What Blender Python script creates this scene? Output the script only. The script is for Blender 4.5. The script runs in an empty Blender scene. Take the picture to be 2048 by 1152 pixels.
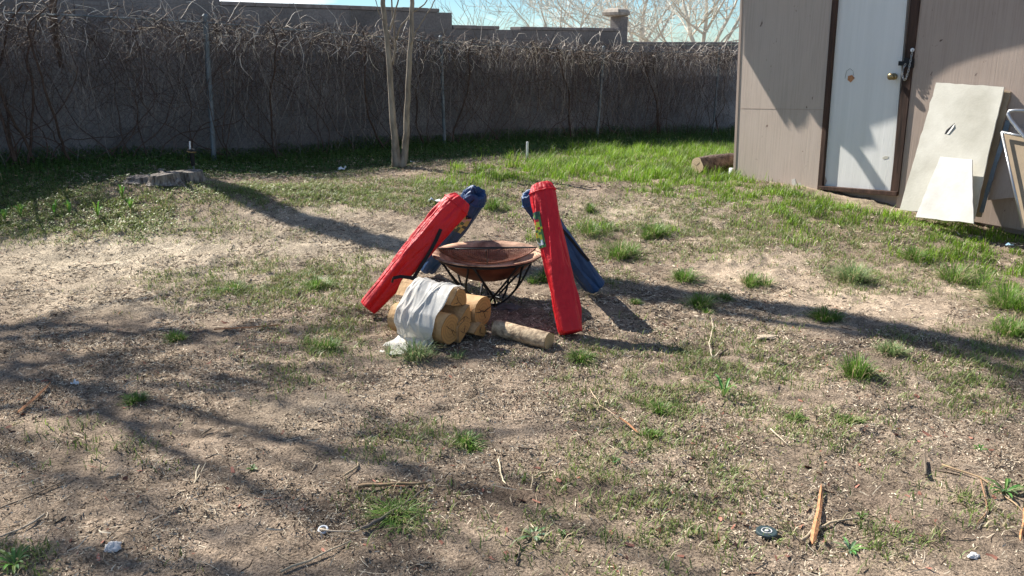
import bpy, bmesh, math, random
import numpy as np
from mathutils import Vector, noise as mnoise
R = math.radians
random.seed(7); rng = np.random.default_rng(7)
scn = bpy.context.scene
col = scn.collection

# ------------------------------------------------------------------ camera
F = 1730.0; PITCH = R(15.7); CH = 1.4
cp, sp_ = math.cos(PITCH), math.sin(PITCH)
cd = bpy.data.cameras.new("camera"); cam = bpy.data.objects.new("camera", cd); col.objects.link(cam)
cam.location = (0, 0, CH); cam.rotation_euler = (math.pi/2 - PITCH, 0, 0)
cd.sensor_width = 36; cd.lens = 36*F/2048; cd.clip_start = .05; cd.clip_end = 2000
scn.camera = cam

# ------------------------------------------------------------------ light
SUN_EL = R(41); SH = Vector((math.cos(R(-40)), math.sin(R(-40)), 0))   # direction shadows fall on the ground
S_H = -SH
S = Vector((S_H.x*math.cos(SUN_EL), S_H.y*math.cos(SUN_EL), math.sin(SUN_EL)))  # towards the sun
ld = bpy.data.lights.new("sun", 'SUN'); ld.energy = 5.0; ld.angle = R(0.4); ld.color = (1.0, .95, .875)
lo = bpy.data.objects.new("sun", ld); col.objects.link(lo); lo.rotation_euler = S.to_track_quat('Z', 'Y').to_euler()
w = bpy.data.worlds.new("World"); scn.world = w; w.use_nodes = True
nt = w.node_tree; nt.nodes.clear()
sky = nt.nodes.new('ShaderNodeTexSky'); sky.sky_type = 'NISHITA'; sky.sun_disc = False
sky.sun_elevation = SUN_EL; sky.sun_rotation = math.atan2(S.x, S.y); sky.altitude = 1300; sky.dust_density = .15; sky.ozone_density = 3.0; sky.air_density = 1.0
bg = nt.nodes.new('ShaderNodeBackground'); bg.inputs[1].default_value = .055
out = nt.nodes.new('ShaderNodeOutputWorld')
tc = nt.nodes.new('ShaderNodeTexCoord'); mp = nt.nodes.new('ShaderNodeMapping'); mp.inputs['Scale'].default_value = (1, 1, 3.2)
cn = nt.nodes.new('ShaderNodeTexNoise'); cn.inputs['Scale'].default_value = 3.1; cn.inputs['Detail'].default_value = 7; cn.inputs['Roughness'].default_value = .6
cr = nt.nodes.new('ShaderNodeValToRGB'); cr.color_ramp.elements[0].position = .53; cr.color_ramp.elements[1].position = .66
mx = nt.nodes.new('ShaderNodeMix'); mx.data_type = 'RGBA'; mx.inputs[7].default_value = (14, 14.5, 15, 1)
L = nt.links.new
L(tc.outputs['Generated'], mp.inputs[0]); L(mp.outputs[0], cn.inputs[0]); L(cn.outputs[0], cr.inputs[0]); L(cr.outputs[0], mx.inputs[0])
tn = nt.nodes.new('ShaderNodeMix'); tn.data_type = 'RGBA'; tn.blend_type = 'MULTIPLY'; tn.inputs[0].default_value = 1; tn.inputs[7].default_value = (.72, .94, 1.08, 1)
L(sky.outputs[0], tn.inputs[6]); L(tn.outputs[2], mx.inputs[6]); L(mx.outputs[2], bg.inputs[0]); L(bg.outputs[0], out.inputs[0])
scn.view_settings.view_transform = 'Standard'; scn.view_settings.look = 'None'
scn.view_settings.exposure = 1.13; scn.view_settings.gamma = 1

# ------------------------------------------------------------------ helpers
def vnoise(x, y, seed=0):
    xi = np.floor(x).astype(np.int64); yi = np.floor(y).astype(np.int64)
    fx = x-xi; fy = y-yi; fx = fx*fx*(3-2*fx); fy = fy*fy*(3-2*fy)
    def h(a, b):
        n = (a*374761393 + b*668265263 + seed*974634777) & 0xffffffff
        n = ((n ^ (n >> 13))*1274126177) & 0xffffffff
        return ((n ^ (n >> 16)) & 0xffff)/65535.0
    return (h(xi, yi)*(1-fx)+h(xi+1, yi)*fx)*(1-fy)+(h(xi, yi+1)*(1-fx)+h(xi+1, yi+1)*fx)*fy
def fbm(x, y, seed=0, oct=4):
    t = 0; a = .5; s = 0
    for i in range(oct):
        t = t+a*vnoise(x*2**i+7.1*i, y*2**i-3.3*i, seed+i); s += a; a *= .5
    return t/s
def sst(a, b, x):
    t = np.clip((x-a)/(b-a), 0, 1); return t*t*(3-2*t)
def hbase(x, y):
    x = np.asarray(x, float); y = np.asarray(y, float)
    u = .737*x+.676*y
    z = .21*sst(5.0, 7.8, y) - .42*sst(5.5, 15, u) + .15*(1-sst(2.6, 4.4, u))*sst(5.2, 7.2, y)
    z = z + .05*np.exp(-(((x-1.5)/.55)**2+((y-5.6)/.4)**2)) + .03*np.exp(-(((x+2.75)/.5)**2+((y-6.8)/.35)**2))
    return z
def hfull(x, y):
    x = np.asarray(x, float); y = np.asarray(y, float)
    z = hbase(x, y)
    near = np.exp(-(np.maximum(y-6, 0)/5)**2)
    z = z + (fbm(x*1.6, y*1.6, 3, 3)-.5)*.035 + (fbm(x*9, y*9, 11, 4)-.5)*.032*near
    # scuffed clods
    z = z + np.clip(fbm(x*24, y*24, 17, 2)-.58, 0, 1)*.05*near
    return z
def hz(x, y): return float(hfull(x, y))
def ray(px, py):
    a = (px-1024)/F; b = (576-py)/F
    return Vector((a, cp+b*sp_, -sp_+b*cp))
def gnd(px, py):
    d = ray(px, py); t = np.arange(1.8, 26, .02)*(-1 if d.z > 0 else 1); P = np.outer(t, np.array(d)); P[:, 2] += CH
    k = int(np.argmax(P[:, 2]-hbase(P[:, 0], P[:, 1]) < 0)); a, b = t[k-1], t[k]
    for _ in range(20):
        m = (a+b)/2; p = Vector((0, 0, CH))+d*m
        if p.z > float(hbase(p.x, p.y)): a = m
        else: b = m
    return Vector((p.x, p.y, hz(p.x, p.y)))
def atY(px, py, Y):
    d = ray(px, py); t = Y/d.y; return Vector((0, 0, CH))+d*t
def project(x, y, z):
    zc = y*cp-(z-CH)*sp_; yc = y*sp_+(z-CH)*cp
    zc = np.maximum(zc, .05)
    return 1024+F*x/zc, 576-F*yc/zc

def tag(o, label=None, cat=None, group=None, kind=None):
    if label: o['label'] = label
    if cat: o['category'] = cat
    if group: o['group'] = group
    if kind: o['kind'] = kind
    return o
def empty(name, loc, label, cat, group=None):
    o = bpy.data.objects.new(name, None); col.objects.link(o); o.location = loc
    o.empty_display_size = .1
    return tag(o, label, cat, group)
class MB:
    def __init__(s): s.v = []; s.f = []; s.c = []; s.m = []
    def add(s, v, f, c=None, m=0):
        b = len(s.v); s.v += [tuple(p) for p in v]; s.f += [tuple(b+i for i in q) for q in f]
        s.c += [c or (1, 1, 1)]*len(v); s.m += [m]*len(f)
    def tube(s, pts, r, n=6, c=None, cap=True, m=0):
        pts = [Vector(p) for p in pts]; k = len(pts)
        if not hasattr(r, '__len__'): r = [r]*k
        v = []; ref = None
        for i in range(k):
            t = (pts[min(i+1, k-1)]-pts[max(i-1, 0)])
            if t.length < 1e-9: t = Vector((0, 0, 1))
            t.normalize()
            if ref is None: ref = t.orthogonal().normalized()
            a = ref-t*ref.dot(t)
            if a.length < 1e-6: a = t.orthogonal()
            a.normalize(); ref = a; b = t.cross(a)
            for j in range(n):
                th = 2*math.pi*j/n
                v.append(pts[i]+(a*math.cos(th)+b*math.sin(th))*r[i])
        f = []
        for i in range(k-1):
            for j in range(n):
                j2 = (j+1) % n; f.append((i*n+j, i*n+j2, (i+1)*n+j2, (i+1)*n+j))
        if cap: f.append(tuple(range(n-1, -1, -1))); f.append(tuple((k-1)*n+j for j in range(n)))
        s.add(v, f, c, m)
    def box(s, c0, ax, ay, az, c=None, m=0):
        """box from corner c0 with edge vectors"""
        c0 = Vector(c0); ax = Vector(ax); ay = Vector(ay); az = Vector(az)
        v = [c0, c0+ax, c0+ax+ay, c0+ay, c0+az, c0+ax+az, c0+ax+ay+az, c0+ay+az]
        s.add(v, [(0, 3, 2, 1), (4, 5, 6, 7), (0, 1, 5, 4), (1, 2, 6, 5), (2, 3, 7, 6), (3, 0, 4, 7)], c, m)
    def slab(s, poly, nrm, th, c=None, m=0):
        """polygon (front) pushed back by th along -nrm"""
        n = len(poly); poly = [Vector(p) for p in poly]; nrm = Vector(nrm)*th
        v = poly+[p-nrm for p in poly]
        f = [tuple(range(n)), tuple(range(2*n-1, n-1, -1))]+[(i, n+i, n+(i+1) % n, (i+1) % n) for i in range(n)]
        s.add(v, f, c, m)
    def grid(s, P, c=None, closed=False, m=0):
        """P[i][j] grid of points"""
        a = len(P); b = len(P[0]); v = [p for r_ in P for p in r_]; f = []
        for i in range(a-1):
            for j in range(b if closed else b-1):
                j2 = (j+1) % b; f.append((i*b+j, i*b+j2, (i+1)*b+j2, (i+1)*b+j))
        s.add(v, f, c, m)
    def build(s, name, mats, parent=None, smooth=False, bevel=0):
        me = bpy.data.meshes.new(name); 
        org = Vector((0, 0, 0))
        if parent is not None:
            p = parent
            while p is not None: org = org+p.location; p = p.parent
        v = [(a-org.x, b-org.y, c-org.z) for a, b, c in s.v]
        me.from_pydata(v, [], s.f)
        if not isinstance(mats, (list, tuple)): mats = [mats]
        for m in mats: me.materials.append(m)
        if len(mats) > 1: me.polygons.foreach_set('material_index', s.m)
        at = me.color_attributes.new('col', 'FLOAT_COLOR', 'POINT')
        arr = np.ones((len(s.v), 4), np.float32); arr[:, :3] = np.array(s.c, np.float32).reshape(-1, 3); at.data.foreach_set('color', arr.ravel())
        bm = bmesh.new(); bm.from_mesh(me); bmesh.ops.recalc_face_normals(bm, faces=bm.faces); bm.to_mesh(me); bm.free()
        if smooth: me.polygons.foreach_set('use_smooth', [True]*len(me.polygons))
        o = bpy.data.objects.new(name, me); col.objects.link(o)
        if parent is not None: o.parent = parent
        if bevel:
            b = o.modifiers.new('b', 'BEVEL'); b.width = bevel; b.segments = 2; b.limit_method = 'ANGLE'
        return o
def npmesh(name, V, Fc, nper, C, mat, smooth=False):
    """V (n,3), Fc list of (faces array) , C (n,3)"""
    me = bpy.data.meshes.new(name)
    me.vertices.add(len(V)); me.vertices.foreach_set('co', np.asarray(V, np.float32).ravel())
    loops = np.concatenate([f.ravel() for f in Fc]); tot = np.concatenate([np.full(len(f), f.shape[1]) for f in Fc])
    st = np.concatenate([[0], np.cumsum(tot)[:-1]])
    me.loops.add(len(loops)); me.loops.foreach_set('vertex_index', loops.astype(np.int32))
    me.polygons.add(len(tot)); me.polygons.foreach_set('loop_start', st.astype(np.int32)); me.polygons.foreach_set('loop_total', tot.astype(np.int32))
    if smooth: me.polygons.foreach_set('use_smooth', np.ones(len(tot), bool))
    me.update(calc_edges=True)
    at = me.color_attributes.new('col', 'FLOAT_COLOR', 'POINT')
    a = np.ones((len(V), 4), np.float32); a[:, :3] = C; at.data.foreach_set('color', a.ravel())
    me.materials.append(mat); me.validate()
    o = bpy.data.objects.new(name, me); col.objects.link(o); return o

# ------------------------------------------------------------------ materials
def mat(name, c=(.5, .5, .5), rough=.7, var=.15, vs=8, bump=.2, bs=60, stretch=(1, 1, 1), metal=0, spec=.3, attr=False, c2=None, trans=0, bd=.003, thr=None, coords='Object'):
    m = bpy.data.materials.new(name); m.use_nodes = True; n = m.node_tree; b = n.nodes['Principled BSDF']; l = n.links.new
    b.inputs['Roughness'].default_value = rough; b.inputs['Metallic'].default_value = metal; b.inputs['Specular IOR Level'].default_value = spec
    t = n.nodes.new('ShaderNodeTexCoord'); mpn = n.nodes.new('ShaderNodeMapping'); mpn.inputs['Scale'].default_value = stretch
    l(t.outputs[coords], mpn.inputs[0])
    n1 = n.nodes.new('ShaderNodeTexNoise'); n1.inputs['Scale'].default_value = vs; n1.inputs['Detail'].default_value = 6; n1.inputs['Roughness'].default_value = .62
    l(mpn.outputs[0], n1.inputs[0])
    r = n.nodes.new('ShaderNodeValToRGB'); e = r.color_ramp.elements
    e[0].position, e[1].position = thr or (.3, .7)
    c2 = c2 or tuple(min(1, x*(1+var)) for x in c); ca = tuple(x*(1-var) for x in c) if c2 is None else c
    e[0].color = (*[x*(1-var) for x in c], 1) if thr is None else (*c, 1); e[1].color = (*c2, 1)
    l(n1.outputs[0], r.inputs[0]); src = r.outputs[0]
    if attr:
        a = n.nodes.new('ShaderNodeAttribute'); a.attribute_name = 'col'
        k = n.nodes.new('ShaderNodeMix'); k.data_type = 'RGBA'; k.blend_type = 'MULTIPLY'; k.inputs[0].default_value = 1
        l(a.outputs[0], k.inputs[6]); l(src, k.inputs[7]); src = k.outputs[2]
    l(src, b.inputs['Base Color'])
    if bump:
        n2 = n.nodes.new('ShaderNodeTexNoise'); n2.inputs['Scale'].default_value = bs; n2.inputs['Detail'].default_value = 5
        l(mpn.outputs[0], n2.inputs[0]); bp = n.nodes.new('ShaderNodeBump'); bp.inputs['Strength'].default_value = bump; bp.inputs['Distance'].default_value = bd
        l(n2.outputs[0], bp.inputs['Height']); l(bp.outputs[0], b.inputs['Normal'])
    if trans:
        tr = n.nodes.new('ShaderNodeBsdfTranslucent'); ms = n.nodes.new('ShaderNodeMixShader'); ms.inputs[0].default_value = trans
        l(src, tr.inputs[0]); l(b.outputs[0], ms.inputs[1]); l(tr.outputs[0], ms.inputs[2]); l(ms.outputs[0], n.nodes['Material Output'].inputs[0])
    return m
M = {}
M['blade'] = mat('green_blade', (1, 1, 1), .5, .0, 3, 0, attr=True, trans=.35, spec=.35)
M['dry'] = mat('dry_litter', (1, 1, 1), .85, .0, 3, 0, attr=True, spec=.1)
M['vine'] = mat('dead_vine', (.27, .235, .20), .8, .3, 30, 0, c2=(.45, .42, .38), attr=True)
M['bark'] = mat('smooth_bark', (.15, .12, .09), .85, .2, 16, .8, 45, c2=(.33, .28, .215), thr=(.35, .62), stretch=(1, 1, .35), bd=.006)
M['twigbark'] = mat('pale_bark', (.42, .38, .31), .8, .2, 6, 0, attr=True)
M['darkwood'] = mat('dark_stained_wood', (.020, .011, .008), .75, .3, 20, .8, 60, stretch=(1, 1, .08), c2=(.095, .052, .036), bd=.004)
M['galv'] = mat('galvanised_steel', (.13, .155, .165), .55, .2, 10, .1, 80, metal=.3, c2=(.22, .25, .265))
M['wire'] = mat('dull_fence_wire', (.07, .075, .08), .7, .2, 10, 0, c2=(.13, .14, .145))
M['black'] = mat('black_paint', (.012, .012, .013), .45, .2, 20, .1, 80)
M['knit'] = mat('black_webbing', (.014, .014, .016), .8, .2, 40, .3, 300)
M['white'] = mat('white_plastic', (.75, .76, .76), .4, .05, 10, .05, 60)
M['door'] = mat('white_door_paint', (.70, .70, .66), .5, .04, 3, .5, 60, stretch=(3, 3, .12), c2=(.80, .79, .755), bd=.0025)
M['drywall'] = mat('drywall_paper', (.50, .475, .39), .75, .14, 2.6, .3, 60, c2=(.66, .635, .55))
M['drywall2'] = mat('pale_board_face', (.54, .52, .46), .75, .14, 3.5, .3, 60, c2=(.70, .68, .63))
M['gypsum'] = mat('brown_board_back', (.36, .28, .19), .85, .15, 6, .2, 80)
M['alu'] = mat('white_metal_tube', (.42, .43, .44), .3, .15, 10, 0, metal=.7)
M['brass'] = mat('brass_knob', (.28, .22, .12), .35, .2, 30, 0, metal=.9)
M['stone'] = mat('grey_stone', (.13, .115, .11), .85, .25, 25, .6, 60, bd=.008)
M['wstone'] = mat('white_stone', (.60, .58, .56), .8, .2, 40, .6, 90, bd=.006)
M['splinter'] = mat('orange_wood_splinter', (.42, .17, .07), .75, .25, 60, .4, 200, c2=(.58, .29, .14))
M['rubber'] = mat('dark_rubber', (.03, .05, .055), .6, .2, 40, .2, 200)
M['concrete'] = mat('coping_concrete', (.20, .175, .16), .9, .2, 10, .5, 60, c2=(.30, .27, .25))
M['pcap'] = mat('pillar_cap_concrete', (.30, .26, .21), .9, .2, 14, .6, 50, c2=(.46, .41, .35))

# wood of the split logs, rings at the ends come from mesh colours
M['logend'] = mat('cut_log_end', (1, 1, 1), .75, .12, 30, .3, 120, attr=True)
M['split'] = mat('split_wood', (.36, .20, .085), .75, .2, 12, .8, 50, c2=(.62, .40, .20), bd=.005)
M['logbark'] = mat('pale_flaky_bark', (.22, .155, .10), .85, .2, 30, .8, 90, c2=(.60, .46, .30), bd=.006, thr=(.38, .62))
M['oldwood'] = mat('weathered_stump_wood', (.07, .055, .045), .9, .2, 14, 1, 60, stretch=(3, 3, .5), c2=(.36, .32, .28), bd=.012, thr=(.35, .65))
M['darkbark'] = mat('dark_rough_bark', (.05, .033, .025), .9, .2, 20, 1, 40, c2=(.20, .145, .11), bd=.02, thr=(.35, .68))
M['foam'] = mat('plastic_wrap', (.74, .72, .66), .5, .05, 8, .45, 30, trans=.25, spec=.35, stretch=(1, 1, 1.6), bd=.004)
M['litter'] = mat('plastic_scrap', (.75, .77, .78), .4, .05, 8, .3, 60)

def nylon(name, c, c2):
    m = mat(name, c, .52, .1, 5, .9, 30, c2=c2, spec=.4, bd=.008); return m
M['red'] = nylon('red_nylon', (.52, .003, .008), (.66, .008, .018))
M['blue'] = nylon('navy_nylon', (.010, .040, .115), (.020, .070, .18))

# rusty steel
def rust():
    m = mat('rusty_steel', (.15, .065, .038), .75, .25, 9, .4, 80, c2=(.62, .39, .26), thr=(.36, .60), metal=.1)
    return m
M['rust'] = rust()
M['rustout'] = mat('rusty_underside', (.10, .028, .015), .6, .3, 9, .3, 80, c2=(.22, .075, .04), metal=.2)

# plywood with raised vertical grain
def ply(name, base, dark, light):
    m = bpy.data.materials.new(name); m.use_nodes = True; n = m.node_tree; b = n.nodes['Principled BSDF']; l = n.links.new
    b.inputs['Roughness'].default_value = .8; b.inputs['Specular IOR Level'].default_value = .2
    t = n.nodes.new('ShaderNodeTexCoord')
    def noi(sc, mpv, det=6):
        q = n.nodes.new('ShaderNodeMapping'); q.inputs['Scale'].default_value = mpv; l(t.outputs['Object'], q.inputs[0])
        k = n.nodes.new('ShaderNodeTexNoise'); k.inputs['Scale'].default_value = sc; k.inputs['Detail'].default_value = det; k.inputs['Roughness'].default_value = .65
        k.inputs['Distortion'].default_value = .4
        l(q.outputs[0], k.inputs[0]); return k
    g = noi(75, (1, 1, .030)); big = noi(1.6, (1, 1, .6)); sp = noi(22, (1, 1, .6), 3)
    r1 = n.nodes.new('ShaderNodeValToRGB'); r1.color_ramp.elements[0].position = .36; r1.color_ramp.elements[1].position = .55
    r1.color_ramp.elements[0].color = (*dark, 1); r1.color_ramp.elements[1].color = (*base, 1); l(g.outputs[0], r1.inputs[0])
    m1 = n.nodes.new('ShaderNodeMix'); m1.data_type = 'RGBA'; l(r1.outputs[0], m1.inputs[6]); m1.inputs[7].default_value = (*light, 1)
    r2 = n.nodes.new('ShaderNodeValToRGB'); r2.color_ramp.elements[0].position = .42; r2.color_ramp.elements[1].position = .75; r2.color_ramp.elements[1].color = (.7, .7, .7, 1)
    l(big.outputs[0], r2.inputs[0]); l(r2.outputs[0], m1.inputs[0])
    m2 = n.nodes.new('ShaderNodeMix'); m2.data_type = 'RGBA'; l(m1.outputs[2], m2.inputs[6]); m2.inputs[7].default_value = (dark[0]*.4, dark[1]*.35, dark[2]*.35, 1)
    r3 = n.nodes.new('ShaderNodeValToRGB'); r3.color_ramp.elements[0].position = .69; r3.color_ramp.elements[1].position = .74; l(sp.outputs[0], r3.inputs[0]); l(r3.outputs[0], m2.inputs[0])
    l(m2.outputs[2], b.inputs['Base Color'])
    bp = n.nodes.new('ShaderNodeBump'); bp.inputs['Strength'].default_value = .4; bp.inputs['Distance'].default_value = .004; l(g.outputs[0], bp.inputs['Height']); l(bp.outputs[0], b.inputs['Normal'])
    return m
M['ply'] = ply('weathered_plywood', (.49, .405, .34), (.43, .355, .297), (.54, .46, .395))
M['ply2'] = ply('brown_weathered_plywood', (.41, .325, .27), (.355, .278, .23), (.47, .39, .33))

# concrete block wall in its own plane: local x along the wall, z up
def blockmat():
    m = bpy.data.materials.new('concrete_block'); m.use_nodes = True; n = m.node_tree; b = n.nodes['Principled BSDF']; l = n.links.new
    b.inputs['Roughness'].default_value = .92; b.inputs['Specular IOR Level'].default_value = .15
    t = n.nodes.new('ShaderNodeTexCoord'); sx = n.nodes.new('ShaderNodeSeparateXYZ'); cx = n.nodes.new('ShaderNodeCombineXYZ')
    l(t.outputs['Object'], sx.inputs[0]); l(sx.outputs[0], cx.inputs[0]); l(sx.outputs[2], cx.inputs[1])
    br = n.nodes.new('ShaderNodeTexBrick'); br.offset = .5
    br.inputs['Scale'].default_value = 1; br.inputs['Brick Width'].default_value = .4; br.inputs['Row Height'].default_value = .2
    br.inputs['Mortar Size'].default_value = .006; br.inputs['Mortar Smooth'].default_value = .3; br.inputs['Bias'].default_value = 0
    br.inputs['Color1'].default_value = (.175, .162, .152, 1); br.inputs['Color2'].default_value = (.225, .208, .196, 1); br.inputs['Mortar'].default_value = (.23, .21, .195, 1)
    l(cx.outputs[0], br.inputs[0])
    n1 = n.nodes.new('ShaderNodeTexNoise'); n1.inputs['Scale'].default_value = 40; n1.inputs['Detail'].default_value = 5; l(t.outputs['Object'], n1.inputs[0])
    n2 = n.nodes.new('ShaderNodeTexNoise'); n2.inputs['Scale'].default_value = 1.3; n2.inputs['Detail'].default_value = 6; l(t.outputs['Object'], n2.inputs[0])
    r = n.nodes.new('ShaderNodeMapRange'); r.inputs[1].default_value = .3; r.inputs[2].default_value = .7; r.inputs[3].default_value = .72; r.inputs[4].default_value = 1.3; l(n2.outputs[0], r.inputs[0])
    r4 = n.nodes.new('ShaderNodeMapRange'); r4.inputs[1].default_value = .3; r4.inputs[2].default_value = .7; r4.inputs[3].default_value = .8; r4.inputs[4].default_value = 1.2; l(n1.outputs[0], r4.inputs[0])
    mm = n.nodes.new('ShaderNodeMath'); mm.operation = 'MULTIPLY'; l(r.outputs[0], mm.inputs[0]); l(r4.outputs[0], mm.inputs[1])
    v = n.nodes.new('ShaderNodeVectorMath'); v.operation = 'SCALE'; l(br.outputs[0], v.inputs[0]); l(mm.outputs[0], v.inputs['Scale']); l(v.outputs[0], b.inputs['Base Color'])
    s2 = n.nodes.new('ShaderNodeMath'); s2.operation = 'SUBTRACT'; l(n1.outputs[0], s2.inputs[0]); l(br.outputs['Fac'], s2.inputs[1])
    bp = n.nodes.new('ShaderNodeBump'); bp.inputs['Strength'].default_value = .7; bp.inputs['Distance'].default_value = .006; l(s2.outputs[0], bp.inputs['Height']); l(bp.outputs[0], b.inputs['Normal'])
    return m
M['block'] = blockmat()

def groundmat():
    m = bpy.data.materials.new('dirt'); m.use_nodes = True; n = m.node_tree; b = n.nodes['Principled BSDF']; l = n.links.new
    b.inputs['Roughness'].default_value = .95; b.inputs['Specular IOR Level'].default_value = .1
    t = n.nodes.new('ShaderNodeTexCoord'); a = n.nodes.new('ShaderNodeAttribute'); a.attribute_name = 'col'
    def noi(sc, det=5, ro=.65):
        k = n.nodes.new('ShaderNodeTexNoise'); k.inputs['Scale'].default_value = sc; k.inputs['Detail'].default_value = det; k.inputs['Roughness'].default_value = ro; l(t.outputs['Object'], k.inputs[0]); return k
    def mr(s, a0, a1, b0, b1):
        k = n.nodes.new('ShaderNodeMapRange'); k.inputs[1].default_value = a0; k.inputs[2].default_value = a1; k.inputs[3].default_value = b0; k.inputs[4].default_value = b1; l(s, k.inputs[0]); return k.outputs[0]
    n1 = noi(130, 4); n2 = noi(14); n3 = noi(3, 4)
    def mul(p, q):
        k = n.nodes.new('ShaderNodeMath'); k.operation = 'MULTIPLY'; l(p, k.inputs[0]); l(q, k.inputs[1]); return k.outputs[0]
    f = mul(mul(mr(n1.outputs[0], .34, .66, .38, 1.62), mr(n2.outputs[0], .3, .7, .68, 1.3)), mr(n3.outputs[0], .3, .7, .8, 1.2))
    v = n.nodes.new('ShaderNodeVectorMath'); v.operation = 'SCALE'; l(a.outputs[0], v.inputs[0]); l(f, v.inputs['Scale']); l(v.outputs[0], b.inputs['Base Color'])
    bp = n.nodes.new('ShaderNodeBump'); bp.inputs['Strength'].default_value = .9; bp.inputs['Distance'].default_value = .012
    ad = n.nodes.new('ShaderNodeMath'); l(n1.outputs[0], ad.inputs[0]); l(n2.outputs[0], ad.inputs[1]); l(ad.outputs[0], bp.inputs['Height']); l(bp.outputs[0], b.inputs['Normal'])
    return m
M['dirt'] = groundmat()

# ------------------------------------------------------------------ where things grow (fields over the yard)
def G(px, py, bl):
    o = np.zeros_like(px)
    for cx, cy, rx, ry, s in bl: o = np.maximum(o, s*np.exp(-(((px-cx)/rx)**4+((py-cy)/ry)**4)**.5))
    return o
LUSH = [(1050, 345, 130, 18, .8), (1230, 340, 230, 26, 1), (1400, 365, 130, 28, 1), (1330, 312, 210, 18, .9), (1560, 395, 170, 22, .9), (1680, 432, 150, 26, .8), (1450, 385, 170, 15, .6), (1600, 410, 60, 25, 1),
        (1780, 450, 90, 22, .55), (1960, 470, 120, 28, 1), (1900, 500, 120, 28, .9), (2010, 520, 80, 40, .8), (1960, 550, 90, 25, .5), (2030, 600, 50, 35, 1.0), (2030, 655, 45, 22, .9), (930, 375, 90, 18, .4), (860, 370, 60, 16, .3),
        (1180, 460, 70, 16, .45), (1310, 465, 60, 16, .45), (1420, 510, 60, 20, .4), (1500, 445, 60, 20, .35), (1080, 480, 40, 20, .4), (1020, 430, 40, 30, .3), (1620, 470, 90, 22, .45), (1860, 450, 60, 15, .8)]
THIN = [(150, 430, 240, 45, .75), (60, 400, 200, 25, .7), (600, 392, 260, 22, .62), (850, 390, 200, 30, .65), (330, 440, 140, 30, .35), (620, 560, 150, 40, .55), (480, 590, 120, 40, .4), (700, 590, 60, 40, .35), (660, 640, 100, 90, .25), (350, 560, 70, 20, .3),
        (1350, 800, 260, 90, .32), (1300, 1000, 260, 160, .30), (1450, 720, 200, 60, .35), (1200, 560, 60, 30, .2), (1750, 560, 90, 30, .35), (1950, 750, 130, 70, .45), (1840, 680, 120, 30, .25), (1970, 1010, 120, 50, .3), (560, 760, 120, 60, .16),
        (1600, 870, 200, 60, .22), (860, 880, 120, 40, .35), (800, 1030, 110, 50, .45), (1700, 1090, 200, 50, .25), (120, 880, 200, 80, .1), (1400, 460, 300, 60, .35), (1180, 700, 100, 30, .25), (860, 640, 120, 60, .2), (1750, 500, 160, 60, .3), (40, 1130, 60, 30, .9), (640, 690, 100, 30, .35)]
def lush(px, py, x, y):
    g = G(px, py, LUSH); n = fbm(x*3.1, y*3.1, 41, 3); f = g*1.5-(1-n)*.62
    cl = fbm(x*9, y*9, 43, 2)
    return np.clip(f*1.8, 0, 1)*np.clip(cl*3.4-1.0, .04, 1)
def thin(px, py, x, y):
    g = G(px, py, THIN); n = fbm(x*4.3, y*4.3, 55, 3); n2 = fbm(x*13, y*13, 56, 2)
    return np.clip((g*1.35+.10-(1-n)*.34)*1.5, 0, 1)*np.clip(n2*3.4-1.05, .06, 1)
WU = lambda x, y: .737*x+.676*y
WN = lambda x, y: .676*x-.737*y
def weeds(x, y):            # strip at the foot of the wall
    n = WN(x, y); u = WU(x, y)
    g = sst(-6.95, -7.5, n+.45*(fbm(u*1.3, n*1.3, 77, 2)-.5))*(n > -9.17)
    return g

# ------------------------------------------------------------------ ground
xs = np.concatenate([np.linspace(-90, -8, 30)[:-1], np.linspace(-8, -3, 70)[:-1], np.linspace(-3, 3.6, 330)[:-1], np.linspace(3.6, 8, 70)[:-1], np.linspace(8, 90, 30)])
ys = np.concatenate([np.linspace(-30, 1.4, 12)[:-1], np.linspace(1.4, 5.5, 230)[:-1], np.linspace(5.5, 9.5, 110)[:-1], np.linspace(9.5, 20, 80)[:-1], np.linspace(20, 160, 30)])
X, Y = np.meshgrid(xs, ys); Z = hfull(X, Y)
PX, PY = project(X, Y, Z)
nx, ny = len(xs), len(ys)
idx = np.arange(nx*ny).reshape(ny, nx)
Fq = np.stack([idx[:-1, :-1], idx[:-1, 1:], idx[1:, 1:], idx[1:, :-1]], -1).reshape(-1, 4)
brown = np.array([.255, .196, .143]); tan = np.array([.47, .395, .29]); sand = np.array([.47, .37, .27]); dark = np.array([.095, .068, .05]); grass_gap_shade = np.array([.13, .125, .06])
def mixc(a, b, t): return a*(1-t[..., None])+b*t[..., None]
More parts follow.
